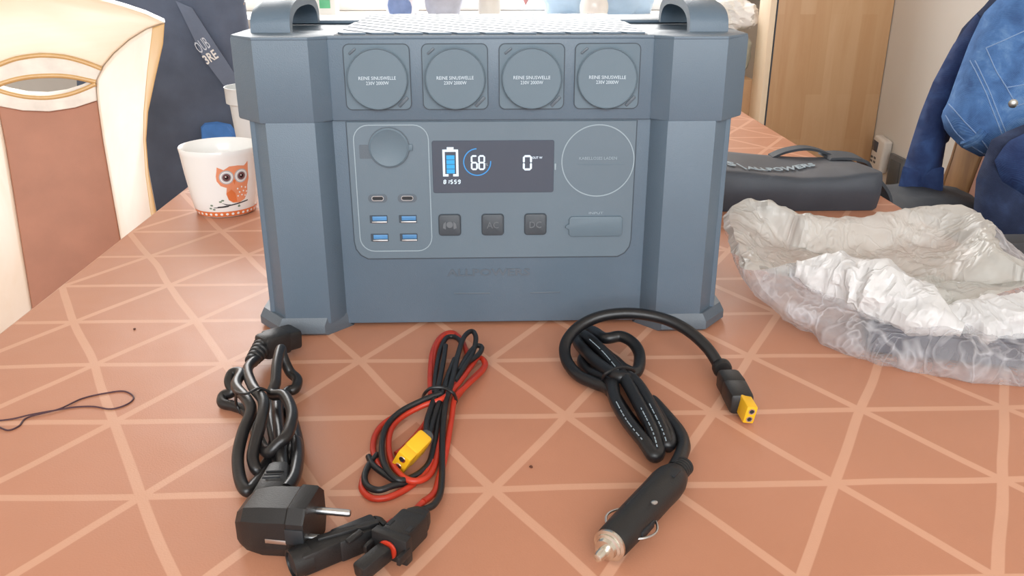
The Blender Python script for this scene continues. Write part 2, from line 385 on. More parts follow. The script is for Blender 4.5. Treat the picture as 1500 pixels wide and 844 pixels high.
for cx, cz, sx, sz in ((-.53, .955, 2.74, .07), (-.53, 2.365, 2.74, .07), (-1.87, 1.66, .07, 1.34), (.81, 1.66, .07, 1.34), (-.53, 1.66, .06, 1.34)): fr.box((cx, FY+.05, cz), (sx, .06, sz), bev=.006)
fr.build('window_frame', M['white'], w1)
for cx in (-1.2, .14): MB().box((cx, FY+.05, 1.66), (1.28, .006, 1.34)).build('pane', M['glass'], w1)
MB().box((-.53, 2.2, .905), (2.74, .38, .03), bev=.006).build('trim_1', M['white'], kind='structure')

# ================================================================== TABLE
TX0, TX1, TY0, TY1 = -.495, .622, -1.0, 1.5
tb = empty('dining_table', (.06, .25, 0), label='long dining table hidden under the terracotta tablecloth', cat='table')
MB().box(((TX0+TX1)/2, (TY0+TY1)/2, TZ-.018), (TX1-TX0-.012, TY1-TY0-.012, .03), bev=.003).build('tabletop', M['oakd'], tb)
for sx in (TX0+.07, TX1-.07):
    for sy in (TY0+.08, TY1-.08): MB().box((sx, sy, (TZ-.033)/2), (.07, .07, TZ-.033), bev=.005).build('leg', M['oakd'], tb)
cl = MB(); per = []
def edge_loop(inset, z, wob):
    pts = []; n = 60
    c = [(TX0+inset, TY0+inset), (TX1-inset, TY0+inset), (TX1-inset, TY1-inset), (TX0+inset, TY1-inset)]
    for i in range(4):
        a, b = Vector(c[i]), Vector(c[(i+1) % 4]); d = (b-a).normalized(); nn = Vector((d.y, -d.x))
        for k in range(n):
            p = a.lerp(b, k/n); w = wob*math.sin(k*.55+i)*math.sin(math.pi*k/n); p = p + nn*w; pts.append(Vector((p.x, p.y, TZ+z)))
    return pts
cl.loft([edge_loop(.004, 0, 0), edge_loop(.001, -.001, 0), edge_loop(0, -.004, 0), edge_loop(-.004, -.07, .004), edge_loop(-.012, -.19, .012)], True, False)
o = cl.build('tablecloth', cloth_grid(), ang=60, label='terracotta tablecloth printed with a pale triangle grid', cat='tablecloth')

# ================================================================== POWER STATION
S0 = Vector((.003, 0, TZ))
ps = empty('power_station', S0, label='grey portable power station with lit display showing 68 percent', cat='power station')
def sp(x, y, z): return S0 + Vector((x, y, z))
D = .305                                      # depth
# body
def pillar_poly(xi, xf0, xf1, xo, yp, yo):    # plan of a left front pillar, mirrored for the others
    return [(xi, yp), (xf1, 0), (xf0, 0), (xo, yo), (xo, .075), (xi, .075)]
MB().box(sp(0, .018+(D-.036)/2, .1435), (.452, D-.036, .279), bev=.002).build('body', M['station'], ps)
low = pillar_poly(-.149, -.2065, -.162, -.2275, .018, .026); top = pillar_poly(-.1465, -.2115, -.1625, -.238, .016, .03)
foot = [(-.146, .020), (-.168, -.004), (-.213, -.004), (-.2385, .026), (-.2385, .085), (-.146, .085)]
for mx in (1, -1):
    for my in (0, 1):
        def mp(poly): return [(mx*a, (D-b) if my else b) for a, b in poly]
        MB().prism(mp(low), sp(0, 0, .012), X, Y, Z*.2, .0018).build('corner_pillar', M['station'], ps)
        MB().prism(mp(top), sp(0, 0, .2105), X, Y, Z*.0755, .0025).build('corner_cap', M['station'], ps)
        b = MB(); P = mp(foot); Q = [(a*.985, b_) for a, b_ in mp([(a, b_+(.004 if b_ < .03 else 0)) for a, b_ in foot])]
        rings = [[sp(a, b_, z) for a, b_ in R] for R, z in ((Q, 0), (P, .003), (P, .011), (Q, .0185))]
        b.loft(rings).build('base_foot', M['station_dark'], ps, 30)
# socket band, lower front, control panel
MB().box(sp(0, .02, .2475), (.296, .012, .073), bev=.0012).build('socket_band', M['station'], ps)
MB().box(sp(0, .295, .2475), (.44, .012, .073), bev=.0012).build('rear_band', M['station'], ps)
MB().prism([(-.1338, .2095), (-.1338, .092), (-.1325, .084), (-.128, .0775), (-.121, .0735), (.127, .0735), (.134, .0775), (.1385, .084), (.1398, .092), (.1398, .2095)][::-1], sp(-.003, .0178, 0), X, Z, -Y*.0006).build('panel_seam', M['seam'], ps)
cp_poly = [(-.133, .2095), (-.133, .092), (-.1317, .0848), (-.1275, .0785), (-.1205, .0745), (.1265, .0745), (.1335, .0785), (.1377, .0848), (.139, .092), (.139, .2095)]
cpn = MB().prism(cp_poly[::-1], sp(-.003, .0176, 0), X, Z, -Y*.0016, .0005, 1).build('control_panel', M['panel'], ps)
PY = .016                                     # front face of control panel
def fz(x, z, y=PY): return sp(x-.003, y, z)
# left port group outline
def strip(poly, w, o, d=.0005, closed=True):
    b = MB(); n = len(poly); C = Vector((sum(p[0] for p in poly)/n, sum(p[1] for p in poly)/n))
    R = []
    for i in range(n):
        p = Vector(poly[i]); t = (Vector(poly[(i+1) % n]) - Vector(poly[i-1])).normalized(); nn = Vector((t.y, -t.x))
        R.append((p+nn*w/2, p-nn*w/2))
    V = []; Fc = []
    for a, c in R:
        for q, dd in ((a, 0), (a, d), (c, d), (c, 0)): V.append(o + X*q.x + Z*q.y - Y*dd)
    for i in range(n):
        j = (i+1) % n
        for k in range(4): Fc.append((4*i+k, 4*i+(k+1) % 4, 4*j+(k+1) % 4, 4*j+k))
    return b.add(V, Fc)
strip(rrect(.070, .124, .014, 6, -.0922, .1445), .0009, fz(0, 0), .0004).build('port_outline', M['ring'], ps, smooth=False)
strip(circ(.0345, 72, .1035, .1712), .001, fz(0, 0), .0004).build('charging_ring', M['ring'], ps, smooth=False)
lettering('KABELLOSES LADEN', fz(.1035, .1738), X, Z, .0028, M['ring'], ps, .036)
MB().box(fz(.1065, .1678, PY-.0001), (.046, .0003, .0009)).build('faint_print', M['cover'], ps)
# screen
scn = MB().prism(rrect(.1155, .0505, .0018, 3, .0036, .1663), fz(0, 0, PY+.0004), X, Z, -Y*.0011, .0003, 1).build('screen', M['screen'], ps)
SY = PY-.0009
def quadseg(b, pts): b.prism(pts, fz(0, 0, SY), X, Z, -Y*.0003)
def px2(x, y): q = py(x, y, .0151); return (q.x, q.z - TZ)      # a point on the display's own plane
SEG = dict(a=((0, 1), (1, 1)), b=((1, 1), (1, .5)), c=((1, .5), (1, 0)), d=((0, 0), (1, 0)), e=((0, .5), (0, 0)), f=((0, 1), (0, .5)), g=((0, .5), (1, .5)))
DG = {'0': 'abcdef', '1': 'bc', '5': 'afgcd', '6': 'afgedc', '8': 'abcdefg', '9': 'abcdfg'}
def digit(b, ch, x0, z0, w, h, t, slant=0):
    for s in DG[ch]:
        (ax, az), (bx, bz) = SEG[s]; p = Vector((x0+ax*w+az*h*slant, z0+az*h)); q = Vector((x0+bx*w+bz*h*slant, z0+bz*h))
        d = (q-p).normalized(); nn = Vector((-d.y, d.x))*t/2; g = d*t*.35; p, q = p+g*.9, q-g*.9
        quadseg(b, [tuple(p-d*t*.25), tuple(p+nn+d*t*.2), tuple(q+nn-d*t*.2), tuple(q+d*t*.25), tuple(q-nn-d*t*.2), tuple(p-nn+d*t*.2)])
def at(x, y): q = px2(x, y); return (q[0], q[1])
def one_digit(*a):
    b = MB(); digit(b, *a); b.build('readout_digit', M['seg'], scn, smooth=False)
x0, z0 = at(692, 248); x1, z1 = at(708, 228)
one_digit('6', x0-.0006, z0, .0050, z1-z0-.0003, .0016); one_digit('8', x0+.0064, z0, .0050, z1-z0-.0003, .0016)
x0, z0 = at(766.5, 248.5); one_digit('0', x0+.0005, z0+.0002, .0068, .0128, .0019)
x0, z0 = at(650, 269)
for i, ch in enumerate('81559'): one_digit(ch, x0+[0, .0025, .0052, .0081, .011][i]*1.25, z0, .0019, .0034, .0008, .1)
b = MB(); q0 = at(649, 258.5); q1 = at(671, 219); t = .0022; xa, xb, za, zb = q0[0], q1[0], q0[1], q1[1]; mid = (xa+xb)/2
for r in ((xa, xa+t, za, zb), (xb-t, xb, za, zb), (xa, xb, zb-t, zb), (xa, mid-.0022, za, za+t), (mid+.0022, xb, za, za+t), (mid-.0032, mid+.0032, zb, zb+.0022)):
    quadseg(b, [(r[0], r[2]), (r[1], r[2]), (r[1], r[3]), (r[0], r[3])])
b.build('battery_icon', M['seg'], scn, smooth=False)
for i in range(4):
    zt = za+.0029+i*.0045; b = MB(); quadseg(b, [(xa+.0036, zt), (xb-.0036, zt), (xb-.0036, zt+.0039), (xa+.0036, zt+.0039)]); b.build('battery_bar', M['blue'], scn, smooth=False)
c = at(699, 237.5); b = MB()
arc = [(c[0]+.0128*math.cos(a), c[1]+.0128*math.sin(a)) for a in [math.radians(92+i*(272/40)) for i in range(41)]]
for p, q in zip(arc, arc[1:]):
    d = (Vector(q)-Vector(p)).normalized(); nn = Vector((-d.y, d.x))*.0005; quadseg(b, [tuple(Vector(p)-nn), tuple(Vector(q)-nn), tuple(Vector(q)+nn), tuple(Vector(p)+nn)])
b.build('charge_ring', M['ringb'], scn, smooth=False)
q = at(713, 241); lettering('%', fz(q[0], q[1], SY), X, Z, .0024, M['ring'], scn)
q = at(787, 231); lettering('OUT W', fz(q[0], q[1], SY), X, Z, .0021, M['seg'], scn, .0095)
q = at(671, 265.5); lettering('min', fz(q[0], q[1], SY), X, Z, .0012, M['ring'], scn, .0034)
# buttons
for i, (bx, ic) in enumerate(((-.0393, 'lamp'), (.0026, 'AC'), (.0443, 'DC'))):
    MB().prism(rrect(.0222, .0222, .0034, 4, bx, .1089), fz(0, 0), X, Z, -Y*.0004).build('button_recess', M['seam'], ps)
    bt = MB().prism(rrect(.0208, .0208, .003, 4, bx, .1089), fz(0, 0), X, Z, -Y*.0022, .0008).build('button', M['button'], ps)
    if ic == 'lamp':
        b = MB(); b.prism(circ(.0032, 14, bx, .1096), fz(0, 0, PY-.0022), X, Z, -Y*.0003)
        for sg in (-1, 1): b.prism([(bx+sg*.0036, .113), (bx+sg*.0062, .1105), (bx+sg*.0066, .1062), (bx+sg*.0038, .105)], fz(0, 0, PY-.0022), X, Z, -Y*.0003)
        b.build('lamp_icon', M['icon'], bt, smooth=False)
    else: lettering(ic, fz(bx, .1089, PY-.0022), X, Z, .0066, M['icon'], bt, .0115)
# round 12 V cover with tongue
MB().prism(rrect(.03, .0132, .001, 2, -.1075, .1815), fz(0, 0), X, Z, -Y*.0004).build('cover_tongue', M['station_dark'], ps)
b = MB(); b.lathe([(.0187, 0), (.0187, .0018), (.0172, .0026), (.0165, .0022), (0, .0022)], fz(-.0945, .1853), -Y, 48); b.box(fz(-.0742, .1853, PY-.0008), (.004, .0016, .006), bev=.0006)
b.build('round_port_cover', M['cover'], ps)
MB().lathe([(.0196, 0), (.0196, .0006)], fz(-.0945, .1853), -Y, 48).build('cover_seam', M['station_dark'], ps)
# usb ports
for ux in (-.1078, -.0795):
    u = MB().prism(rrect(.0185, .0082, .0041, 6, ux, .1360), fz(0, 0), X, Z, -Y*.0004).build('usb_c_port', M['station_dark'], ps)
    strip(rrect(.0112, .0042, .0021, 6, ux, .1362), .0007, fz(0, 0, PY-.0004), .0008).build('port_rim', M['steel'], u)
    MB().prism(rrect(.0102, .0032, .0016, 6, ux, .1362), fz(0, 0, PY-.0004), X, Z, -Y*.0001).build('port_opening', M['dark'], u)
    for uz in (.1153, .0966):
        u = MB().prism(rrect(.0172, .0078, .0006, 2, ux-.0003, uz), fz(0, 0), X, Z, -Y*.0004).build('usb_a_port', M['seam'], ps)
        MB().box(fz(ux+.0007, uz+.0008, PY-.0006), (.0138, .0008, .0042), bev=.0002).build('port_tongue', M['usb'], u)
        MB().box(fz(ux+.0004, uz-.0030, PY-.0006), (.0146, .0010, .0014), bev=.0002).build('port_lip', M['steel'], u)
# flat input cover
MB().prism([(-.0, 0)] and [(.0772, .0985), (.0772, .1033), (.0738, .1052), (.0738, .1072), (.0772, .1092), (.0772, .1142), (.0795, .1165), (.1275, .1165), (.1297, .1145), (.1297, .0985), (.1275, .0962), (.0795, .0962)], fz(0, 0), X, Z, -Y*.0024, .0008).build('input_cover', M['cover'], ps)
lettering('INPUT', fz(.1035, .1196), X, Z, .0022, M['ring'], ps, .014)
lettering('ALLPOWERS', sp(-.003-.002, .0179, .0585), X, Z, .0078, M['logo'], ps, .083, .0006, offset=.02)
for xx, ww in ((-.022, .036), (.052, .03)): MB().box(sp(xx, .0178, .036), (ww, .0008, .0015), bev=.0003).build('embossed_line', M['logo'], ps)
MB().box(fz(.0628, .166, PY-.0004), (.0016, .0012, .0062), bev=.0003).build('sensor_window', M['ring'], ps)
# the four socket covers
for i, cx in enumerate((-.1012, -.0306, .0394, .1087)):
    hx = sp(-.003, .014, 0)
    pl = MB().prism(rrect(.0592, .0582, .0052, 5, cx, .2505), hx, X, Z, -Y*.0010, .0003, 1).build('socket_cover', M['cover'], ps)
    strip(rrect(.0596, .0586, .0053, 5, cx, .2505), .0007, hx, .0011).build('cover_seam', M['seam'], pl, smooth=False)
    tilt = (.055, .03, -.015, -.05)[i]
    ax = Vector((math.sin(tilt), -math.cos(tilt), .03)).normalized()
    MB().lathe([(.0270, 0), (.0276, .0045), (.0268, .0056), (.0260, .0050), (0, .0050)], sp(-.003+cx, .0134, .2492), ax, 56).build('lid', M['cover'], pl, label='round rubber lid')
    b = MB(); b.box(sp(-.003+cx+.0225, .0126, .2282), (.012, .0014, .003), Matrix.Rotation(-.8, 3, 'Y'), .0006); b.box(sp(-.003+cx-.0215, .0126, .2735), (.008, .0014, .0022), Matrix.Rotation(-.7, 3, 'Y'), .0006); b.build('finger_tab', M['station_dark'], pl)
    u = Vector((math.cos(tilt), math.sin(tilt), 0)); lc = sp(-.003+cx, .0134, .2492) + ax*.0051
    vv = (Z - ax*Z.dot(ax)).normalized(); u = vv.cross(ax); u = -u if u.x < 0 else u
    lettering('REINE SINUSWELLE', lc + vv*.0010, u, vv, .0030, M['mark'], pl, .0335); lettering('230V 2000W', lc - vv*.0034, u, vv, .0030, M['mark'], pl, .0205)
# top: rim bars, grille slats and the two handles
b = MB()
TZs = .2835
b.prism([(-.146, .012), (-.146, .07), (-.222, .07), (-.236, .045), (-.236, .034), (-.210, .002), (-.164, .002), (-.147, .013)] and [(-.2375, .0305), (-.2115, 0), (-.1625, 0), (-.147, .0145), (.147, .0145), (.1625, 0), (.2115, 0), (.2375, .0305), (.2375, .072), (-.2375, .072)], sp(0, 0, TZs), X, Y, Z*.0035, .0012)
b.build('top_rim', M['station'], ps)
MB().box(sp(0, D-.05, TZs+.00175), (.474, .094, .0035), bev=.001).build('top_rear', M['station'], ps)
MB().box(sp(0, .135, TZs+.0012), (.297, .128, .0024)).build('grille_bed', M['station_dark'], ps)
MB().box(sp(0, .155, TZs+.0037), (.284, .272, .0004)).build('grille_bed', M['seam'], ps)
for sx in (-1, 1): MB().box(sp(sx*.233, .135, TZs+.00175), (.009, .13, .0035), bev=.001).build('side_rail', M['station'], ps)
def clip(poly, x0, x1, y0, y1):
    for ax, lim, sg in ((0, x0, 1), (0, x1, -1), (1, y0, 1), (1, y1, -1)):
        out = []
        for i in range(len(poly)):
            p, q = poly[i-1], poly[i]; pi, qi = sg*(p[ax]-lim) >= 0, sg*(q[ax]-lim) >= 0
            if pi != qi: t = (lim-p[ax])/(q[ax]-p[ax]); out.append((p[0]+t*(q[0]-p[0]), p[1]+t*(q[1]-p[1])))
            if qi: out.append(q)
        poly = out
        if not poly: break
    return poly
for i in range(-2, 20):
    xs = -.16 + i*.0258
    P = [(xs, .022), (xs+.0205, .022), (xs+.0205-.215, .29), (xs-.215, .29)]
    P = [(a+.0, b_) for a, b_ in P]
    P = clip(P, -.140, .140, .022, .288)
    if len(P) >= 3 and max(p[1] for p in P)-min(p[1] for p in P) > .01: MB().prism(P, sp(0, 0, TZs+.0030), X, Y, Z*.0024).build('vent_slat', M['station'], ps, smooth=False)
for sx in (-1, 1):
    b = MB(); n = 22; rings = []
    for i in range(n+1):
        a = math.pi*i/n; ca, sa = math.cos(a), math.sin(a)
        yo, zo = .125-.077*(abs(ca)**.75*(1 if ca > 0 else -1)), .031*sa**.62; yi, zi = .125-.066*(abs(ca)**.8*(1 if ca > 0 else -1)), .022*sa**.7
        xi, xo = sx*.187, sx*.2235
        rings.append([sp(xi, yo, .2855+zo*.96), sp(xi+sx*.003, yo, .2855+zo), sp(xo-sx*.007, yo, .2855+zo), sp(xo, yo, .2855+zo*.86), sp(xo, yi, .2855+zi*.95), sp(xi, yi, .2855+zi)])
    b.loft(rings).build('handle', M['station'], ps, 50)

# ================================================================== POWER CORD (left)
def crop(ox, oy, sc): return lambda x, y, z=0: pz(ox + x/sc, oy + y/sc, z)
def pathz(cr, P, per=7, r=0): return cat([cr(a, b_, c+r) for a, b_, c in P], per)
c4 = crop(320, 460, 3.015)
pc = empty('mains_cable', pz(400, 640), label='black mains cord in a coil with an angled European plug', cat='cable')
RC = .0045
coil = [(165, 200, .012), (128, 245, .016), (152, 320, .024), (200, 388, .026), (187, 480, .022), (163, 570, .014), (152, 640, .008), (176, 692, .002), (218, 655, .001), (248, 560, .001), (268, 440, .001), (300, 350, .002), (338, 330, .003), (348, 290, .005), (315, 255, .009),
        (285, 190, .022), (275, 155, .027), (258, 225, .026), (252, 305, .022), (238, 355, .019), (292, 362, .023), (326, 440, .024), (305, 530, .022), (262, 575, .018), (218, 612, .011), (180, 560, .004), (130, 440, .001), (70, 408, .000), (20, 395, .000), (22, 362, .002), (62, 342, .006),
        (48, 300, .012), (62, 262, .016), (98, 262, .018), (78, 318, .020), (126, 378, .023), (143, 432, .021), (108, 525, .015), (86, 630, .008), (96, 730, .003), (128, 782, .001), (172, 742, .000), (250, 650, .001), (308, 640, .006), (340, 560, .010), (350, 630, .013), (335, 720, .017), (300, 775, .019)]
MB().tube(pathz(c4, coil, 7, RC), RC, n=12).build('cable', M['rubberg'], pc, 80)
MB().tube(pathz(c4, [(310, 420, 0), (335, 500, 0), (352, 590, .001), (345, 690, .004), (300, 775, .012)], 6, RC), RC, n=10).build('cable', M['rubberg'], pc, 80)
for P in ([(255, 370, .004), (262, 450, .008), (270, 540, .012), (280, 620, .012), (290, 700, .012), (290, 770, .014)], [(225, 400, .002), (235, 480, .003), (250, 560, .004), (262, 640, .005), (270, 700, .006), (280, 770, .010)]): MB().tube(pathz(c4, P, 6, RC), RC, n=10).build('cable', M['rubberg'], pc, 80)
def orient(p0, p1): return frame(p1-p0)
def obox(b, p0, p1, w, h, bev=.001, w2=None, h2=None, seg=2, up=(0, 0, 1)):
    d = p1-p0; R = frame(d, up); rings = []; L = d.length
    t = bmesh.new(); w2 = w2 or w; h2 = h2 or h
    vs = [t.verts.new((sx*ww/2, l, sz*hh/2)) for ww, hh, l in ((w, h, 0), (w2, h2, L)) for sx, sz in ((-1, -1), (1, -1), (1, 1), (-1, 1))]
    for f in ((0, 1, 2, 3), (7, 6, 5, 4), (0, 4, 5, 1), (1, 5, 6, 2), (2, 6, 7, 3), (3, 7, 4, 0)): t.faces.new([vs[i] for i in f])
    if bev: bmesh.ops.bevel(t, geom=list(t.edges), offset=bev, segments=seg, affect='EDGES', profile=.5)
    t.verts.index_update(); b.merge(t, R, p0); return b
p0, p1 = c4(345, 95, .016), c4(212, 130, .018)
b = MB(); obox(b, p0, p1, .024, .019, .0035); obox(b, c4(300, 110, .017), c4(185, 150, .018), .021, .022, .004); b.build('appliance_connector', M['plugm'], pc)
b = MB(); q0, q1 = c4(205, 135, .018), c4(142, 215, .016)
for i in range(6):
    f0 = q0.lerp(q1, i/6); f1 = q0.lerp(q1, (i+.62)/6); rr = .0098-.0007*i; b.lathe([(rr*.85, 0), (rr, .0006), (rr, (f1-f0).length), (rr*.85, (f1-f0).length+.0012)], f0, f1-f0, 20)
b.build('strain_relief', M['plugm'], pc)
b = MB(); tw = [(62, 318, .018), (80, 345, .031), (125, 352, .035), (180, 328, .036), (225, 345, .030)]
b.tube(pathz(c4, tw, 6), .0011, n=8); b.tube(pathz(c4, [(80, 345, .031), (78, 395, .012), (100, 440, .004)], 6), .0012, n=8); b.build('twist_tie', M['black'], pc)
# angled plug
c9 = crop(340, 680, 4.69)
dirp = Vector((.985, -.17, 0)).normalized(); side = Vector((.17, .985, 0)).normalized()
pcn = c9(570, 395, .0185)                       # centre of the plug face
sec = [(-.0155, -.0185), (.0155, -.0185), (.0195, -.010), (.0195, .011), (.0125, .0185), (-.0125, .0185), (-.0195, .011), (-.0195, -.010)]
def ring_at(l, k, kz=1, dz=0, dy=0): return [pcn - dirp*l + side*(a*k+dy) + Z*(c_*k*kz+dz) for a, c_ in sec]
b = MB(); b.loft([ring_at(0, .97), ring_at(.0012, 1), ring_at(.011, 1), ring_at(.0125, .93), ring_at(.031, .92, 1, -.0012), ring_at(.043, .82, 1, -.0032, .002), ring_at(.050, .62, 1, -.0065, .004)])
pb = b.build('plug_body', M['plugm'], pc, 25)
b = MB(); e0 = pcn - dirp*.035 + side*.008 + Z*.0; e1 = c9(330, 20, .020)
obox(b, e0 - Z*.002, e1, .026, .022, .004, .014, .013); b.build('cable_neck', M['plugm'], pc)
for i in range(3):
    m0 = e0.lerp(e1, .40+.13*i) + Z*(.0112-.0018*i); b = MB(); b.box(m0, (.012, .0012, .0012), frame(e1-e0), .0003); b.build('grip_ridge', M['dark'], pb)
b = MB(); b.box(pcn - dirp*.006 - side*.0192 + Z*.002, (.012, .002, .011), frame(side), .0006); b.build('side_notch', M['dark'], pb)
b = MB(); b.box(pcn - dirp*.018 - side*.0176 - Z*.004, (.0165, .0014, .0032), frame(side), .0004); b.build('earth_contact', M['steel'], pb)
for sy, sz in ((.0055, .0045), (-.0100, -.0045)):
    s0 = pcn + side*sy + Z*sz; b = MB(); b.lathe([(.0024, 0), (.0024, .0205), (.0019, .0218), (.0008, .0222)], s0, dirp, 18); b.build('pin', M['steel'], pc)

# ================================================================== SOLAR CABLE (red and black)
c3 = crop(520, 470, 3.015); RS = .0024
sc = empty('solar_cable', pz(612, 640), label='red and black twin wire bundle with yellow plug and black connectors', cat='cable')
reds = [[(302, 800, .007), (350, 760, .003), (372, 690, .001), (398, 600, .001), (425, 440, .004), (442, 340, .010), (490, 290, .009), (562, 222, .004), (576, 185, .002), (545, 162, .003), (510, 205, .006), (450, 285, .012), (385, 345, .014), (300, 375, .010), (215, 420, .006), (165, 470, .005), (148, 540, .005), (162, 625, .005), (215, 692, .005), (275, 708, .004), (330, 680, .002), (362, 600, .001), (372, 480, .002), (385, 380, .008), (405, 310, .012)],
        [(335, 330, .012), (332, 240, .009), (342, 140, .004), (378, 72, .002), (430, 52, .002), (470, 85, .003), (490, 130, .006), (497, 170, .008), (470, 220, .01), (430, 290, .012), (360, 370, .008), (300, 470, .002), (220, 560, .001), (180, 590, .000)],
        [(350, 345, .010), (240, 390, .005), (140, 445, .002), (92, 500, .001), (80, 565, .001), (100, 630, .002), (150, 690, .003), (225, 720, .001), (300, 690, .001), (340, 620, .001)],
        [(60, 640, 0), (36, 700, 0), (32, 745, 0), (72, 782, 0), (140, 782, 0), (215, 750, 0), (260, 720, 0)],
        [(345, 290, .008), (345, 200, .005), (358, 120, .003), (395, 66, .004), (440, 62, .004)],
        [(440, 350, .006), (505, 270, .005), (568, 205, .003), (568, 175, .004)]]
blks = [[(290, 838, .008), (345, 815, .006), (375, 765, .004), (384, 690, .003), (385, 600, .003), (388, 480, .006), (402, 360, .013), (425, 280, .016), (455, 150, .014), (482, 72, .014), (516, 46, .014), (534, 75, .013), (522, 135, .011), (485, 200, .012), (440, 270, .014)],
        [(380, 320, .016), (300, 350, .014), (200, 402, .010), (138, 470, .008), (118, 555, .008), (132, 640, .008), (190, 702, .006), (255, 690, .003), (320, 640, .002), (345, 570, .002), (365, 450, .006), (390, 340, .012)],
        [(100, 590, .004), (60, 640, .003), (42, 690, .003), (55, 730, .003), (105, 748, .004), (170, 728, .004), (250, 708, .001), (310, 665, .001), (345, 590, .001), (360, 500, .002)],
        [(350, 320, .013), (358, 230, .010), (375, 140, .007), (402, 78, .007), (440, 72, .007), (468, 100, .008), (450, 160, .009), (415, 230, .012), (400, 300, .015)],
        [(395, 300, .012), (440, 240, .011), (490, 190, .010), (545, 150, .010), (560, 118, .010), (535, 112, .011), (500, 150, .012), (460, 220, .013)],
        [(60, 600, .003), (82, 640, .004), (150, 690, .005), (200, 715, .004)],
        [(315, 505, .012), (318, 440, .011), (345, 360, .013), (368, 290, .016), (390, 180, .012), (400, 110, .009)],
        [(325, 520, .009), (345, 440, .009), (375, 350, .013), (405, 260, .014), (440, 170, .012)]]
for P in reds: MB().tube(pathz(c3, P, 7, RS), RS, n=10).build('red_wire', M['red'], sc, 80, label='red insulated wire')
for P in blks: MB().tube(pathz(c3, P, 7, RS), RS, n=10).build('black_wire', M['black'], sc, 80, label='black insulated wire')
MB().tube(pathz(c3, [(300, 350, .002), (305, 325, .016), (335, 298, .0235), (390, 296, .0245), (432, 318, .022), (447, 350, .012), (440, 370, .002)], 6), .0014, n=8).build('cable_tie', M['rubber'], sc)
# yellow XT60
h0, h1 = c3(300, 528, .0165), c3(200, 628, .0125); hd = (h1-h0).normalized(); L = (h1-h0).length; SU = Vector((hd.y, -hd.x, .62))
b = MB(); obox(b, h0, h0+hd*L*.72, .0205, .0125, .0025, up=SU); obox(b, h0+hd*L*.66, h1, .0190, .0115, .0012, up=SU); yc = b.build('yellow_plug', M['yellow'], sc)
R = frame(hd, SU)
for s in (-1, 1):
    q = h1 + R @ Vector((s*.0046, .0002, 0)); MB().lathe([(.0032, -.001), (.0026, .0002), (.0017, .0002), (.0015, -.001)], q, hd, 18, False).build('contact_rim', M['brass'], yc); MB().lathe([(.0017, -.0006), (.0017, .0001)], q, hd, 16).build('contact_hole', M['dark'], yc)
MB().lathe([(.0052, -.001), (.0056, .001), (.0056, .007), (.0048, .009)], h0 + hd*.002, -hd, 20).build('shrink_sleeve', M['shrink'], sc)
# MC4 connectors
c10 = crop(410, 720, 6.0)
a0, a1 = c10(1270, 190, .0125), c10(990, 470, .0125)
b = MB(); d = (a1-a0); L = d.length; obox(b, a0, a0+d*.3, .011, .011, .003, .0185, .0165); obox(b, a0+d*.28, a1, .0195, .0170, .0022); mc = b.build('female_connector', M['plugm'], sc)
R = frame(d); dn = d.normalized()
b = MB(); q = a1
obox(b, q-dn*.003, q+dn*.004, .026, .0185, .001); clp = b.build('locking_collar', M['plugm'], mc)
for s in (-1, 1):
    w = q + R @ Vector((s*.0122, 0, 0)); MB().box(w + dn*.006, (.0028, .012, .006), R, .0006).build('locking_claw', M['plugm'], mc)
    MB().box(a0+d*.75 + R @ Vector((s*.0072, 0, .0083)), (.003, .006, .0012), R, .0003).build('latch_slot', M['dark'], mc)
MB().lathe([(.0062, 0), (.0066, .0009), (.0062, .0018)], q+dn*.0045, dn, 22).build('seal_ring', M['red'], mc, label='red rubber seal ring')
MB().lathe([(.0064, 0), (.0064, .004)], q+dn*.0004, dn, 22).build('neck', M['dark'], mc)
b = MB(); obox(b, q+dn*.006, c10(690, 720, .010), .0105, .0105, .002); b.build('contact_tube', M['plugm'], mc)
e0, e1 = c10(860, 330, .0095), c10(165, 615, .0090); d = e1-e0; dn = d.normalized(); R = frame(d)
b = MB(); obox(b, c10(930, 300, .0095), e0, .009, .010, .002, .015, .015); obox(b, e0, e0+d*.55, .0165, .016, .002); obox(b, e0+d*.5, e1, .0150, .0155, .002); mm = b.build('male_connector', M['plugm'], sc)
b = MB(); b.lathe([(.0088, -.006), (.0092, 0), (.0092, .006), (.0078, .0062), (.0072, .001), (.0060, -.003)], e1 - dn*.001, dn, 26, True); b.build('connector_mouth', M['plugm'], mm)
MB().lathe([(.0066, 0), (.0066, .0006)], e1+dn*.0035, dn, 22).build('mouth_opening', M['dark'], mm)
b = MB(); obox(b, c10(870, 270, .019), c10(330, 420, .0165), .0045, .0035, .0008); b.build('spring_arm', M['plugm'], mm); b = MB(); obox(b, c10(720, 350, .020), c10(590, 450, .018), .004, .003, .0008); b.build('spring_arm', M['plugm'], mm)
MB().tube([c3(302, 800, .0095), c10(1180, 170, .0075), c10(1050, 230, .006), c10(930, 300, .0095)], .0023, n=10).build('red_wire', M['red'], sc, 80)

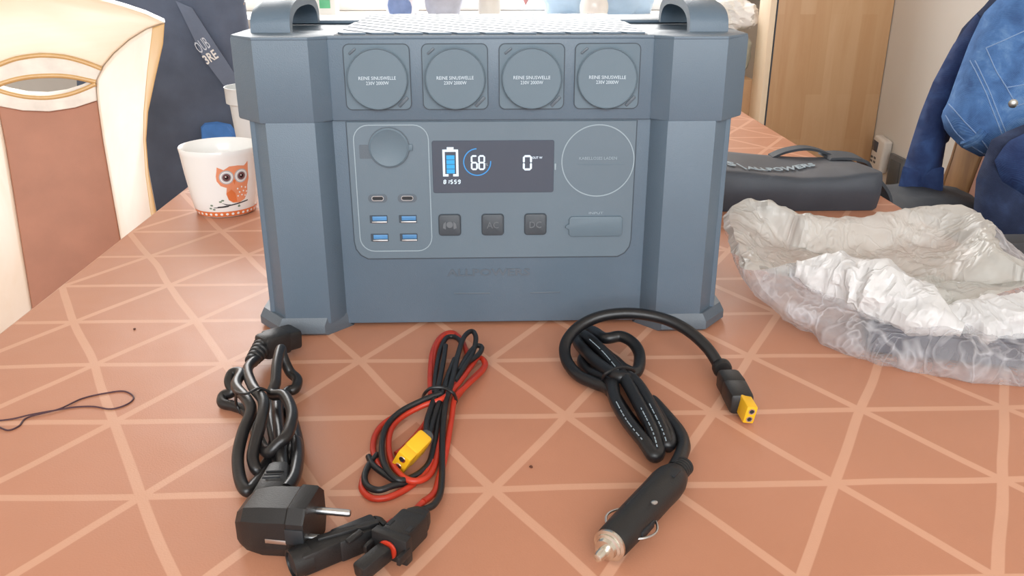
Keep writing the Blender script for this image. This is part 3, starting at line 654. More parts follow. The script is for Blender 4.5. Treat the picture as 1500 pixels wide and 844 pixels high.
# ================================================================== CAR CHARGER CORD
c5 = crop(820, 440, 3.247); RK = .0054
kc = empty('car_charging_cable', pz(920, 620), label='black car charging cable with cigarette lighter plug and yellow tip', cat='cable')
main = [(762, 318, .006), (700, 225, .018), (600, 138, .028), (480, 84, .034), (330, 62, .036), (190, 78, .032), (85, 130, .024), (28, 205, .014), (32, 285, .006), (85, 355, .003), (160, 392, .003), (235, 425, .003), (300, 520, .001), (370, 620, .000), (430, 680, .000), (470, 660, .001), (440, 560, .001), (370, 450, .002), (290, 330, .004), (200, 240, .004), (120, 215, .003), (105, 165, .005), (150, 145, .010), (215, 180, .014), (290, 172, .016), (350, 205, .014), (380, 265, .010), (365, 340, .009),
        (310, 330, .010), (250, 280, .006), (170, 240, .004), (110, 280, .001), (140, 340, .001), (240, 380, .010), (262, 470, .011), (318, 570, .010), (400, 672, .009), (446, 738, .006), (468, 715, .006), (440, 620, .011), (380, 500, .013), (300, 360, .015), (210, 250, .014), (130, 175, .012), (88, 172, .010), (92, 210, .008), (170, 290, .012), (270, 360, .016), (350, 380, .014), (420, 480, .012), (485, 610, .010), (512, 690, .007), (520, 650, .006), (470, 540, .004), (440, 480, .004), (500, 545, .004), (565, 625, .004), (588, 690, .005), (572, 750, .007), (545, 800, .008)]
MB().tube(pathz(c5, main, 7, RK), RK, n=12).build('cable', M['rubber'], kc, 80)
MB().tube(pathz(c5, [(200, 405, .001), (205, 372, .016), (225, 345, .024), (290, 320, .026), (345, 330, .021), (362, 360, .010)], 6), .0016, n=8).build('cable_tie', M['rubber'], kc)
# short pale dashes along the top of two strands
for P in ([(130, 175, .012), (210, 250, .014), (300, 360, .015)], [(262, 470, .011), (318, 570, .010), (400, 672, .009)], [(380, 500, .013), (440, 620, .011), (468, 715, .006)], [(420, 480, .012), (485, 610, .010), (512, 690, .007)]):
    C_ = resample(pathz(c5, P, 12, RK*1.98), 60, False); b = MB(); k = 4
    while k < 55:
        n_ = random.choice((1, 2, 2, 3)); b.tube(C_[k:k+n_+1], .0005, n=5); k += n_ + random.choice((1, 1, 2, 3))
    b.build('cable_dashes', M['ring'], kc, kind='stuff', label='pale marks along the cable')
# lighter plug
c6 = crop(840, 640, 4.135)
n0, n1 = c6(625, 225, .0125), c6(205, 672, .0125); d = n1-n0; dn = d.normalized(); L = d.length; R = frame(d)
prof = [(.0075, 0), (.0095, .002), (.0118, .010), (.0124, .018), (.0120, .030), (.0118, L*.62), (.0114, L*.80), (.0110, L*.93), (.0102, L*.95)]
lp = MB().lathe(prof, n0, dn, 32).build('lighter_plug', M['plugm'], kc, 40)
b = MB()
for i in range(5): b.lathe([(.0062, 0), (.0072, .0004), (.0072, .0019), (.0062, .0023)], n0 - dn*(.0028*i+.0018), dn, 22)
b.build('strain_relief', M['plugm'], lp)
b = MB(); b.lathe([(.0100, 0), (.0106, .0010), (.0106, .0030), (.0088, .0036), (.0088, .0050), (.0072, .0056), (.0066, .0085), (.0040, .0090)], n0+dn*L*.95, dn, 32); b.build('metal_collar', M['brass'], lp)
b = MB(); b.lathe([(.0034, 0), (.0034, .006), (.0026, .0085), (.0010, .0092)], n0+dn*(L*.95+.0088), dn, 20); b.build('contact_tip', M['brass'], lp)
for s in (-1, 1):
    b = MB(); arcp = []
    for i in range(13):
        t = i/12; l = L*(.56+.24*t); arcp.append(n0 + dn*l + R @ Vector((s*(.0105+.0068*math.sin(math.pi*t)**.8), 0, -.001)))
    b.tube(arcp, .0008, n=8); b.build('side_spring', M['steel'], lp)
    MB().box(n0 + dn*L*.68 + R @ Vector((s*.0112, 0, -.001)), (.0026, .017, .006), R, .0008).build('spring_slot', M['dark'], lp)
MB().lathe([(.0022, 0), (.0022, .0006), (.0014, .0012), (.0004, .0014)], c6(490, 400, .0243), R @ Vector((.12, 0, 1)), 16).build('indicator_lens', M['steel'], lp)
MB().box(n0+dn*.0155 + R @ Vector((-.003, 0, .0112)), (.009, .010, .0016), R, .0005).build('grip_pad', M['dark'], lp)
MB().box(n0+dn*L*.5 + R @ Vector((.005, 0, .0104)), (.0012, L*.35, .001), R, .0003).build('mould_line', M['dark'], lp)
b = MB(); b1, b2, b3, b4 = c5(765, 310, .0115), c5(800, 380, .012), c5(835, 430, .012), c5(868, 500, .0115)
b.lathe([(.0068, 0), (.0085, .003), (.0085, .008), (.0072, .010)], b1, b2-b1, 22); obox(b, b2-(b2-b1)*.2, b3, .0195, .018, .004, .020, .019); obox(b, b3-(b3-b2)*.3, b4, .021, .018, .004, .0195, .019); b.build('moulded_boot', M['plugm'], kc)
g0, g1 = c5(862, 470, .0125), c5(907, 548, .0105); hd = (g1-g0).normalized(); SU = Vector((hd.y, -hd.x, .15)); R = frame(hd, SU); b = MB(); obox(b, g0, g1, .0158, .0092, .0012, up=SU); yc = b.build('yellow_plug', M['yellow'], kc)
for s in (-1, 1):
    q = g1 + R @ Vector((s*.0036, .0001, 0)); MB().lathe([(.0027, -.001), (.0027, .0003), (.0018, .0003), (.0016, -.001)], q, hd, 18, False).build('contact_rim', M['brass'], yc); MB().lathe([(.0018, -.0006), (.0018, .0001)], q, hd, 16).build('contact_hole', M['dark'], yc)

# ================================================================== SMALL THINGS ON THE CLOTH
c8 = crop(0, 460, 2.197)
P = [(-30, 350, 0), (5, 368, 0), (30, 374, 0), (62, 360, 0), (90, 333, 0), (190, 306, .0008), (265, 272, 0), (345, 254, 0), (400, 249, 0), (430, 268, 0), (410, 290, 0), (358, 306, 0), (300, 298, 0), (240, 300, 0), (190, 308, .0004), (100, 324, .0012), (40, 338, 0), (-30, 346, 0)]
MB().tube(pathz(c8, P, 7, .0007), .0007, n=6).build('sewing_thread', M['thread'], label='loop of thin dark thread lying on the left of the tablecloth', cat='thread')
for (x, y), lab in (((778, 684), 'tiny brown crumb in front of the red and black cable'), ((197, 482), 'tiny dark crumb left of the power station')):
    q = pz(x, y, .0008); b = MB(); t = bmesh.new(); bmesh.ops.create_icosphere(t, subdivisions=2, radius=.0014)
    for v in t.verts: v.co *= 1 + .3*noise.noise(v.co*900); v.co.z *= .6
    t.verts.index_update(); b.merge(t, None, q); b.build('crumb', M['crumb'], label=lab, cat='crumb')

# ================================================================== OWL POT AND BEAKER
pq = pz(333, 300); pot_c = Vector((pq.x, pq.y, TZ)); pot_c = Vector((-.390, .455, TZ)); KP = .87
PR = [(0, 0), (.044, 0), (.048, .002), (.050, .006), (.0545, .03), (.060, .07), (.0635, .103), (.0650, .112), (.0640, .1135), (.0620, .112), (.0590, .09), (.0535, .04), (.0480, .010), (0, .008)]
PR = [(a*KP, b_*KP) for a, b_ in PR]
fp = empty('flower_pot', pot_c, label='white ceramic pot with an orange owl printed on it', cat='pot')
def pr(h):
    for (r0, h0), (r1, h1) in zip(PR[1:8], PR[2:8]):
        if h0 <= h <= h1: return r0 + (r1-r0)*(h-h0)/(h1-h0)
    return PR[7][0]
MB().lathe(PR, pot_c, Z, 72, False).build('pot_body', M['ceramic'], fp, 50)
A0 = math.atan2(CAM.y-pot_c.y, CAM.x-pot_c.x)
def dec(poly, mat, name, parent, lift=.0003, label=None, sub=1):
    """a flat print wrapped on the pot; polygon in (arc mm, height mm)"""
    V2 = []; n = len(poly)
    for i in range(n):
        p, q = Vector(poly[i]), Vector(poly[(i+1) % n]); k = max(1, int((q-p).length/2.0))
        V2 += [p.lerp(q, j/k) for j in range(k)]
    cxp = [Vector((a, b_)) for a, b_ in [(x, z) for x in np.arange(-70, 70, 2.2) for z in np.arange(0, 112, 2.2)]]
    A = np.array([(p.x, p.y) for p in V2]); B = np.roll(A, -1, 0); x0, z0 = A.min(0); x1, z1 = A.max(0); ins = []
    for p in cxp:
        if x0 < p.x < x1 and z0 < p.y < z1:
            c = ((A[:, 1] > p.y) != (B[:, 1] > p.y)) & (p.x < (B[:, 0]-A[:, 0])*(p.y-A[:, 1])/(B[:, 1]-A[:, 1]+1e-9)+A[:, 0])
            if c.sum() % 2: ins.append(p)
    m = len(V2); V, E, Fc, *_ = delaunay_2d_cdt(V2 + ins, [(i, (i+1) % m) for i in range(m)], [], 1, 1e-5)
    b = MB(); vv = []
    for q in V:
        h = q.y/1000*(KP if q.y < 20 else KP*1.06); r = pr(h); a = A0 + q.x/1000/.057; vv.append(b.b.verts.new(pot_c + Vector((math.cos(a)*(r+lift), math.sin(a)*(r+lift), h))))
    for f in Fc:
        try: b.b.faces.new([vv[i] for i in f])
        except ValueError: pass
    bmesh.ops.recalc_face_normals(b.b, faces=b.b.faces)
    return b.build(name, mat, parent, recalc=False, label=label)
OX = 15
def el(cx, cy, rx, ry, n=24): return [(cx+rx*math.cos(2*math.pi*i/n), cy+ry*math.sin(2*math.pi*i/n)) for i in range(n)]
band = [(x, 2.5) for x in range(-80, 81, 4)] + [(x, 11.5) for x in range(80, -81, -4)]
bd = dec(band, M['owl2'], 'footer_band', fp)
for i in range(-7, 9): dec(el(i*10, 7, 2.6, 2.2, 12), M['ceramic'], 'band_dot', bd, .0006)
ow = dec([(OX-22, 84), (OX-23, 78), (OX-25, 70), (OX-25, 62), (OX-20, 54), (OX-11, 50), (OX-13, 40), (OX-10, 30), (OX-3, 25), (OX+8, 24), (OX+18, 28), (OX+24, 38), (OX+24, 50), (OX+27, 60), (OX+26, 72), (OX+26, 88), (OX+19, 82), (OX+8, 84), (OX-4, 84), (OX-13, 79)], M['owl'], 'owl_print', fp)
dec([(OX-12, 42), (OX-10, 31), (OX-3, 26), (OX+4, 26), (OX+2, 40), (OX-4, 47)], M['owl2'], 'wing_print', ow, .0006)
for ex in (OX-10, OX+13):
    dec(el(ex, 67, 11, 11), M['eyeg'], 'eye_print', ow, .0006); dec(el(ex, 67, 9.3, 9.3), M['ceramic'], 'eye_print', ow, .0008); dec(el(ex, 67, 7.6, 7.6), M['eyeg'], 'eye_print', ow, .0010)
    dec(el(ex, 67, 6, 6), M['eyeb'], 'eye_print', ow, .0012); dec(el(ex, 67, 3, 3), M['eyed'], 'eye_print', ow, .0014); dec(el(ex-1, 68.3, 1.1, 1.1, 8), M['ceramic'], 'eye_print', ow, .0016)
dec([(OX-1, 62), (OX+4, 62), (OX+1.5, 54)], M['owl2'], 'beak_print', ow, .0006)
for i, (a, c_) in enumerate([(6, 47), (13, 49), (20, 47), (9, 41), (16, 42), (22, 40), (6, 35), (13, 36), (19, 34)]): dec(el(OX+a, c_, 1.4, 1.4, 8), M['ceramic'], 'feather_dot', ow, .0006)
tw = dec([(-22, 18.5), (-5, 19), (15, 21), (40, 24), (40, 26), (14, 23), (-6, 20.5), (-22, 19.6)], M['twig'], 'branch_print', fp)
dec([(-8, 26), (0, 22), (10, 22), (1, 23.5)], M['twig'], 'branch_print', fp)
for a, c_ in ((-25, 22), (-22, 16), (-28, 18), (-9, 28), (-5, 30), (22, 19)): dec(el(a, c_, 2.6, 1.5, 10), M['leaf'], 'leaf_print', fp, .0005)
bk = py(378, 170, .80); bk = Vector((bk.x, .80, TZ))
be = empty('beaker', bk, label='tall white plastic beaker standing behind the owl pot', cat='beaker')
MB().lathe([(0, 0), (.036, 0), (.040, .004), (.047, .10), (.0475, .104), (.053, .106), (.0535, .132), (.0545, .134), (.0525, .134), (.0515, .108), (.0455, .10), (.038, .01), (0, .008)], bk, Z, 48, False).build('beaker_body', M['beaker'], be)

# ================================================================== CHAIRS
def make_chair():
    ch = empty('dining_chair', (0, 0, 0), local=True)
    H0 = .902; rec = math.radians(12); cr, sr = math.cos(rec), math.sin(rec)
    def B(u, w, n=0): return Vector((u/1000, w/1000*sr + n*-cr + 0, H0 + w/1000*cr - n*sr))       # point of the back; +n towards the sitter (-y)
    uo = Vector((.001, 0, 0)); vo = B(0, 1)-B(0, 0); nn = (B(0, 0, 1)-B(0, 0, 0)).normalized()
    def slab(poly, n0, n1, name, mat, bev=.004, parent=ch): return MB().prism(poly, B(0, 0, n0), uo, vo, nn*(n1-n0), bev, 3).build(name, mat, parent)
    def mir(P): return [(-a, b_) for a, b_ in P][::-1]
    rail = [(-204, 96), (-172, 86), (-142, 69), (-114, 47), (-92, 24)] + [(-66, 36), (-36, 46), (0, 50), (36, 46), (66, 36)] + [(92, 24), (114, 47), (142, 69), (172, 86), (204, 96), (176, 111), (145, 123), (109, 135), (68, 147), (20, 156), (-20, 156), (-68, 147), (-109, 135), (-145, 123), (-176, 111)]
    slab(rail, -.018, .016, 'top_rail', M['oakh'], .006)
    st = [(203, 95), (172, 85), (142, 68), (114, 46), (92, 23), (79, 4), (76, -28), (75, -98), (76, -170), (78, -280), (80, -440), (84, -560), (140, -560), (145, -440), (146, -300), (143, -225), (141, -163), (145, -103), (155, -55), (175, 3), (196, 61)]
    for s in (st, mir(st)): slab(s, -.018, .016, 'stile', M['oak'], .005)
    slab([(-91, 22), (-66, 34), (-36, 44), (0, 48), (36, 44), (66, 34), (91, 22), (79, 2), (48, 12), (24, 16), (0, 17), (-24, 16), (-48, 12), (-79, 2)], -.014, .020, 'arched_crest', M['piping'], .004)
    slab([(-78, -1), (-55, -10), (-30, -17), (0, -20), (30, -17), (55, -10), (78, -1), (76, -30), (40, -40), (0, -44), (-40, -40), (-76, -30)], -.012, .019, 'lower_crest', M['piping'], .003)
    slab([(-76, -31), (-40, -41), (0, -45), (40, -41), (76, -31), (75, -98), (76, -170), (78, -280), (80, -440), (-80, -440), (-78, -280), (-76, -170), (-75, -98)], -.010, .014, 'back_panel', M['uph'], .003)
    def bead(P, n0, rad, name, closed=False): MB().tube(cat([B(a, b_, n0) for a, b_ in P], 6), rad, n=8).build(name, M['oakd'], ch, 80)
    bead([(-91, 23), (-66, 35), (-36, 45), (0, 49), (36, 45), (66, 35), (91, 23)], .017, .0042, 'edge_bead')
    bead([(-79, 2), (-48, 11), (-24, 15), (0, 16), (24, 15), (48, 11), (79, 2)], .018, .0042, 'edge_bead')
    bead([(-78, -2), (-55, -11), (-30, -18), (0, -21), (30, -18), (55, -11), (78, -2)], .017, .0040, 'edge_bead')
    for m_ in (1, -1):
        ob = [(203, 95), (196, 61), (175, 3), (155, -55), (145, -103), (141, -163), (143, -225), (146, -300), (145, -440), (140, -560)]; ib = [(128, -560), (134, -440), (135, -300), (134, -225), (135, -163), (140, -103), (147, -55), (163, 16), (182, 88)]
        P = [(m_*a, b_) for a, b_ in ob + ib]; slab(P if m_ < 0 else P[::-1], .010, .0172, 'bevel_shade', M['oakd'], .0015)  # darker shading of the rounded stile edge, coloured in as a strip
    yb = B(0, -450).y
    MB().box((0, yb-.21, .44), (.43, .42, .03), bev=.004).build('seat_frame', M['oak'], ch)
    t = MB(); t.prism(rrect(.42, .40, .06, 6), (0, yb-.21, .455), X, Y, Z*.035, .014, 3); t.build('seat_cushion', M['uph'], ch)
    for s in (-1, 1):
        MB().box((s*.185, yb-.385, .2125), (.04, .04, .425), bev=.005).build('leg', M['oak'], ch)
        b = MB(); q = B(s*112, -540); b.loft([[Vector((s*.112+dx*.5, .02+dy, 0)) for dx, dy in ((-.04, -.018), (.04, -.018), (.04, .018), (-.04, .018))], [Vector((q.x+dx*.5, q.y+dy, q.z)) for dx, dy in ((-.055, -.018), (.055, -.018), (.055, .018), (-.055, .018))]]); b.build('leg', M['oak'], ch, smooth=False)
        MB().box((s*.185, yb-.21, .405), (.022, .31, .05), bev=.003).build('side_apron', M['oak'], ch)
    return ch
ch1 = make_chair()
ch1.location = (-.756, .730, 0); ch1.rotation_euler = (0, 0, math.radians(20))
tag(ch1, 'pale beech dining chair with brown upholstered back left of the table', 'chair', 'dining chairs around the table')
ch2 = copy_tree(ch1); ch2.location = (-.812, 1.48, 0); ch2.rotation_euler = (0, 0, math.radians(8))
ch2['label'] = 'dining chair under the navy jacket at the far left'
ch3 = copy_tree(ch1); ch3.location = (.985, .70, 0); ch3.rotation_euler = (0, 0, math.radians(-72))
ch3['label'] = 'wooden dining chair coloured dark as in shade, hung with jeans on the right of the table'
for o in [x for x in bpy.data.objects if x.parent == ch3]:
    if o.name.split('.')[0] not in ('back_panel', 'seat_cushion'): o.data = o.data.copy(); o.data.materials[0] = M['shadewood']  # shade on this chair is put into its wood colour

# ================================================================== NAVY JACKET over the second chair
jk = empty('jacket', (0, 0, 0), local=True); jk.location = ch2.location; jk.rotation_euler = ch2.rotation_euler
tag(jk, 'dark navy jacket draped over a chair back at the far left', 'jacket')
rec = math.radians(12)
b = MB(); rings = []
for i in range(44):
    t = i/43; w = -.47 + .69*t; k = math.sqrt(max(0, 1-max(0, (t-.90)/.10)**2))
    a = .210*(.25+.75*k) if t > .9 else .218-.01*t + .008*math.sin(t*5); bb = .052*(max(k, .15))
    rg = []
    for j in range(96):
        th = 2*math.pi*j/96; cx_, sy_ = math.cos(th), math.sin(th)
        x = a*abs(cx_)**.55*(1 if cx_ > 0 else -1); y = bb*abs(sy_)**.7*(1 if sy_ > 0 else -1)
        f = .016*noise.fractal(Vector((x*11+w*4, y*8, w*2.2)), 1, 2, 3)*(1 if k > .6 else .3)
        rg.append(Vector((x, y + f + w*math.sin(rec), .902 + w*math.cos(rec))))
    rings.append(rg)
b.loft(rings).build('jacket_body', M['navy'], jk, 80)
jm = Matrix.Translation(jk.location) @ Matrix.Rotation(jk.rotation_euler.z, 4, 'Z'); jl = jm.inverted()
jn = (jm.to_3x3() @ Vector((0, -math.cos(rec), math.sin(rec)))).normalized(); jc = jm @ Vector((0, 0, .902)) + jn*.064
def jp(x, y, n=0): return jl @ (ppl(x, y, jc, jn) + jn*n)
def jband(P, name, mat, th, parent):
    b = MB(); A, B2 = [jp(*p) for p in P], [jp(*p, th) for p in P]; n = len(P)
    b.add(A+B2, [tuple(range(n))[::-1], tuple(range(n, 2*n))] + [(i, (i+1) % n, n+(i+1) % n, n+i) for i in range(n)]); return b.build(name, mat, parent)
sb = jband([(258, 2), (282, 12), (350, 118), (352, 150), (335, 135), (300, 88)], 'strap', M['strap'], .008, jk)
q0, q1 = jp(297, 67, .0085), jp(309, 84, .0085); uu = (jp(310, 62, .0085)-jp(288, 76, .0085)).normalized(); vv = (q0-q1).normalized(); vv = (vv-uu*vv.dot(uu)).normalized()
lettering('OUB', q0, uu, vv, .030, M['lace'], sb, .032, .001); lettering('3RE', q1, uu, vv, .024, M['white'], sb, .034, .001, offset=.02)
b = MB(); rng = []
uvp = [(294, 186), (300, 180), (318, 178), (338, 182), (348, 196), (348, 214), (296, 214)]
A = [jp(*p, .0) for p in uvp]; B2 = [jp(318+(x-318)*.8, 198+(y-198)*.8, .03) for x, y in uvp]; n = len(uvp)
b.loft([A, [a.lerp(c_, .6) + (c_-a)*.15 for a, c_ in zip(A, B2)], B2]); b.build('blue_lining', M['bluec'], jk, 60, label='bright blue cloth showing at the lower front')

# ================================================================== BLACK CARRY BAG
BY = .42
cb = empty('carry_bag', wl(.45, .5, 0), label='black nylon carry bag lettered in white beside the power station', cat='bag')
b = MB(); rings = []; NX = 40
for i in range(NX+1):
    x = .262 + (.578-.262)*i/NX; t = i/NX; e = min(1, (1-abs(2*t-1)**14)+.0)
    hf = .056 + .006*math.sin(t*7) + .003*noise.noise(Vector((x*20, 0, 3))); hb = (.0635-.013*t) + .004*math.sin(t*5+1.0); yb_ = .58
    prof = [(BY+.004, .0006), (BY-.002, .02), (BY-.004+.004*noise.noise(Vector((x*14, 1, 1))), .036), (BY, hf-.004), (BY+.008, hf), (BY+.05, hf*.62+hb*.38 + .003*math.sin(t*9)), (BY+.11, hf*.2+hb*.8), (yb_-.012, hb), (yb_, hb-.008), (yb_+.002, .03), (yb_-.004, .0006)]
    pts = resample(cat([wl(x, a, c_) for a, c_ in prof], 4), 44, False)
    k = 1 if 0 < i < NX else .94
    C = wl(x, .51, .035); rings.append([C + (p-C)*k for p in pts])
b.loft(rings); bb_ = b.build('bag_body', M['bag'], cb, 50)
def bag_top(x, y, up=.0016):
    t = min(max((x-.262)/(.578-.262), 0), 1); hf = .056+.006*math.sin(t*7)+.003*noise.noise(Vector((x*20, 0, 3))); hb = (.0635-.013*t)+.004*math.sin(t*5+1.0)
    P = [(BY+.004, hf-.001), (BY+.008, hf), (BY+.05, hf*.62+hb*.38+.003*math.sin(t*9)), (BY+.11, hf*.2+hb*.8), (.568, hb), (.58, hb-.008)]
    for (y0, z0), (y1, z1) in zip(P, P[1:]):
        if y <= y1: return z0 + (z1-z0)*max(0, (y-y0)/(y1-y0)) + up
    return P[-1][1]+up
def bagtext(txt, xc, yc, w, h, sk, nm='lettering'):
    o = lettering(txt, Vector((0, 0, 0))+OFF[cb.name], X, Y, h, M['ring'], cb, w, .0006, nm, offset=.025)
    for v in o.data.vertices:
        x = xc + v.co.x; y = yc + v.co.y + v.co.x*sk; z = bag_top(x, y, .0022 + v.co.z); v.co = Vector((x, y, z+TZ)) - OFF[cb.name]
    return o
def onbag(px, p_y):
    z = .066
    for _ in range(8):
        q = pz(px, p_y, z); z = bag_top(min(max(q.x, .27), .57), q.y, 0)
    return q
qa, qb = onbag(1093, 248), onbag(1192, 243)
bagtext('ALLPOWERS', (qa.x+qb.x)/2, (qa.y+qb.y)/2, abs(qb.x-qa.x), .020, (qb.y-qa.y)/(qb.x-qa.x))
qa = onbag(1070, 242); bagtext('S', qa.x, qa.y, .014, .024, 0); qa = onbag(1086, 246); bagtext('\\', qa.x, qa.y, .007, .034, 0)
b = MB(); hp = [pz(1160, 238, .068), pz(1180, 232, .072), pz(1205, 228, .078), pz(1225, 232, .075), pz(1240, 240, .066)]
b = MB(); pts = cat([wl(.455, .562, .0535), wl(.480, .572, .0605), wl(.512, .574, .065), wl(.540, .574, .060), wl(.566, .566, .050)], 6)
L1 = [p + Y*.016 for p in pts]; b.loft([[p - Y*.012, p + Y*.012, p + Y*.012 - Z*.004, p - Y*.012 - Z*.004] for p in pts]); b.build('handle', M['strapb'], cb)
pts = cat([wl(.545, .562, .0545), wl(.572, .557, .056), wl(.598, .55, .052), wl(.612, .55, .035), wl(.636, .53, .0), wl(.640, .525, -.05), wl(.640, .525, -.10)], 6)
b = MB(); b.loft([[p - Y*.026, p + Y*.026, p + Y*.026 - Z*.004 - X*.003, p - Y*.026 - Z*.004 - X*.003] for p in pts]); b.build('shoulder_strap', M['strapb'], cb)

# ================================================================== PLASTIC BAG
pg = empty('plastic_bag', wl(.44, .02, 0), label='crumpled clear plastic bag on the right of the table', cat='bag')
ORD = ['B', 'BL2', 'BL', 'LC', 'L', 'FL', 'F1', 'F2', 'F3', 'F4', 'F5', 'F6', 'R', 'R2', 'BR', 'BC', 'B3', 'B2']
base = dict(B=(.44, .165), BL2=(.39, .165), BL=(.345, .16), LC=(.322, .14), L=(.316, .075), FL=(.318, .00), F1=(.337, -.052), F2=(.368, -.083), F3=(.41, -.108), F4=(.45, -.122), F5=(.50, -.132), F6=(.55, -.130), R=(.598, -.10), R2=(.606, -.03), BR=(.606, .05), BC=(.60, .13), B3=(.56, .16), B2=(.50, .166))
rim = dict(B=(1250, 323, .074), BL2=(1180, 320, .078), BL=(1130, 303, .086), LC=(1088, 299, .086), L=(1066, 325, .076), FL=(1098, 392, .064), F1=(1168, 388, .060), F2=(1240, 386, .062), F3=(1325, 425, .056), F4=(1385, 452, .046), F5=(1440, 440, .050), F6=(1500, 424, .056), R=(1575, 420, .058), R2=(1520, 398, .066), BR=(1462, 372, .074), BC=(1448, 330, .080), B3=(1410, 308, .082), B2=(1335, 309, .078))
Rb = [wl(*base[k], .0015) for k in ORD]; Rr = [pz(*rim[k]) for k in ORD]
cen = sum(Rr, Vector())/len(Rr)
def mixr(A, B2, t, out, z): 
    R_ = []
    for a, c_ in zip(A, B2):
        p = a.lerp(c_, t); d = Vector((p.x-cen.x, p.y-cen.y, 0)).normalized(); p = p + d*out
        if z is not None: p.z = TZ + z
        R_.append(p)
    return R_
inner = lambda s, z, A: [Vector((cen.x + (p.x-cen.x)*s, cen.y + (p.y-cen.y)*s, TZ + z if z is not None else p.z)) for p in A]
ctrl = [Rb, mixr(Rb, Rr, .05, .010, .010), mixr(Rb, Rr, .25, .016, .026), [p + Vector((0, 0, 0)) for p in mixr(Rb, Rr, .7, .010, None)], Rr]
ni = [Vector((p.x*.93+cen.x*.07, p.y*.93+cen.y*.07, p.z-.004)) for p in Rr]
mi = [Vector((p.x*.72+cen.x*.28, p.y*.72+cen.y*.28, TZ+.048)) for p in Rr]
fl = [Vector((p.x*.45+cen.x*.55, p.y*.45+cen.y*.55, TZ+.040)) for p in Rr]
f0 = [Vector((p.x*.06+cen.x*.94, p.y*.06+cen.y*.94, TZ+.038)) for p in Rr]
NU = 240
def dense(R_): return resample(cat(R_, 10, True), NU)
def crumple(rings, amp, seed):
    out = []
    nr = len(rings)
    for i, rg in enumerate(rings):
        o_ = []
        for j, p in enumerate(rg):
            a, c_ = rg[j-1], rg[(j+1) % len(rg)]; e, f = rings[max(i-1, 0)][j], rings[min(i+1, nr-1)][j]
            n_ = (c_-a).cross(f-e); n_ = n_.normalized() if n_.length > 1e-9 else Z
            q = Vector(p); h = 0
            for sc_, w_ in ((16, 1), (34, .55), (70, .28)):
                qq = q*sc_ + Vector((seed, noise.noise(q*9)*2, noise.noise(q*11+Vector((5, 5, 5)))*2)); h += w_*(.5-abs(noise.noise(qq)))*1.6
            r = p + n_*amp*h; r.z = max(r.z, TZ+.0008); o_.append(r)
        out.append(o_)
    return out
def loft_rings(ctrl, per):
    D_ = [dense(R_) for R_ in ctrl]; out = []
    cols = [cat([D_[i][j] for i in range(len(D_))], per) for j in range(NU)]
    return [[cols[j][i] for j in range(NU)] for i in range(len(cols[0]))]
outer = crumple(loft_rings(ctrl, 9), .0055, 3); MB().loft(outer, True, False).build('outer_film', M['film'], pg, 28, recalc=False)
inn = crumple(loft_rings([Rr, ni, mi, fl, f0], 9), .006, 11); inn[0] = outer[-1]; MB().loft(inn, False, True).build('inner_film', M['filmi'], pg, 28, recalc=False)
# bunched folds along the near rim
def bunch(P, R_, name, seed, sq=.8):
    C_ = resample(cat([pz(*p) for p in P], 8), 70, False); b = MB(); rings = []
    for i, p in enumerate(C_):
        t = i/69; rr = R_*(math.sin(math.pi*min(max(t, .03), .97))**.45); a = C_[max(i-1, 0)]; c_ = C_[min(i+1, 69)]; T = (c_-a).normalized(); N = T.cross(Z).normalized(); B2 = N.cross(T); rg = []
        for k in range(36):
            th = 2*math.pi*k/36; q = p + (N*math.cos(th) + B2*math.sin(th)*sq)*rr; h = 0
            for sc_, w_ in ((26, 1), (55, .6), (110, .3)): h += w_*(.45-abs(noise.noise(q*sc_ + Vector((seed, 0, 0)))))
            q = q + (q-p)*h*.75; q.z = max(q.z, TZ+.001); rg.append(q)
        rings.append(rg)
    b.loft(rings).build(name, M['filmw'], pg, 28)
bunch([(1165, 395, .060), (1210, 402, .058), (1260, 412, .056), (1310, 435, .050), (1370, 468, .040), (1410, 482, .036)], .024, 'bunched_fold', 4)
bunch([(1350, 472, .036), (1410, 474, .034), (1460, 470, .038), (1520, 462, .040), (1560, 455, .042)], .020, 'bunched_fold', 9)
bx = empty('dark_box', wl(.45, -.03, .002), label='flat dark box showing faintly inside the plastic bag', cat='box')
bR = Matrix.Rotation(math.radians(-17), 3, 'Z')
MB().box(wl(.476, -.050, .0155), (.222, .098, .024), bR, .004).build('box_body', M['foam'], bx); MB().box(wl(.476, -.050, .029), (.224, .10, .003), bR, .001).build('box_lid', M['foam'], bx)

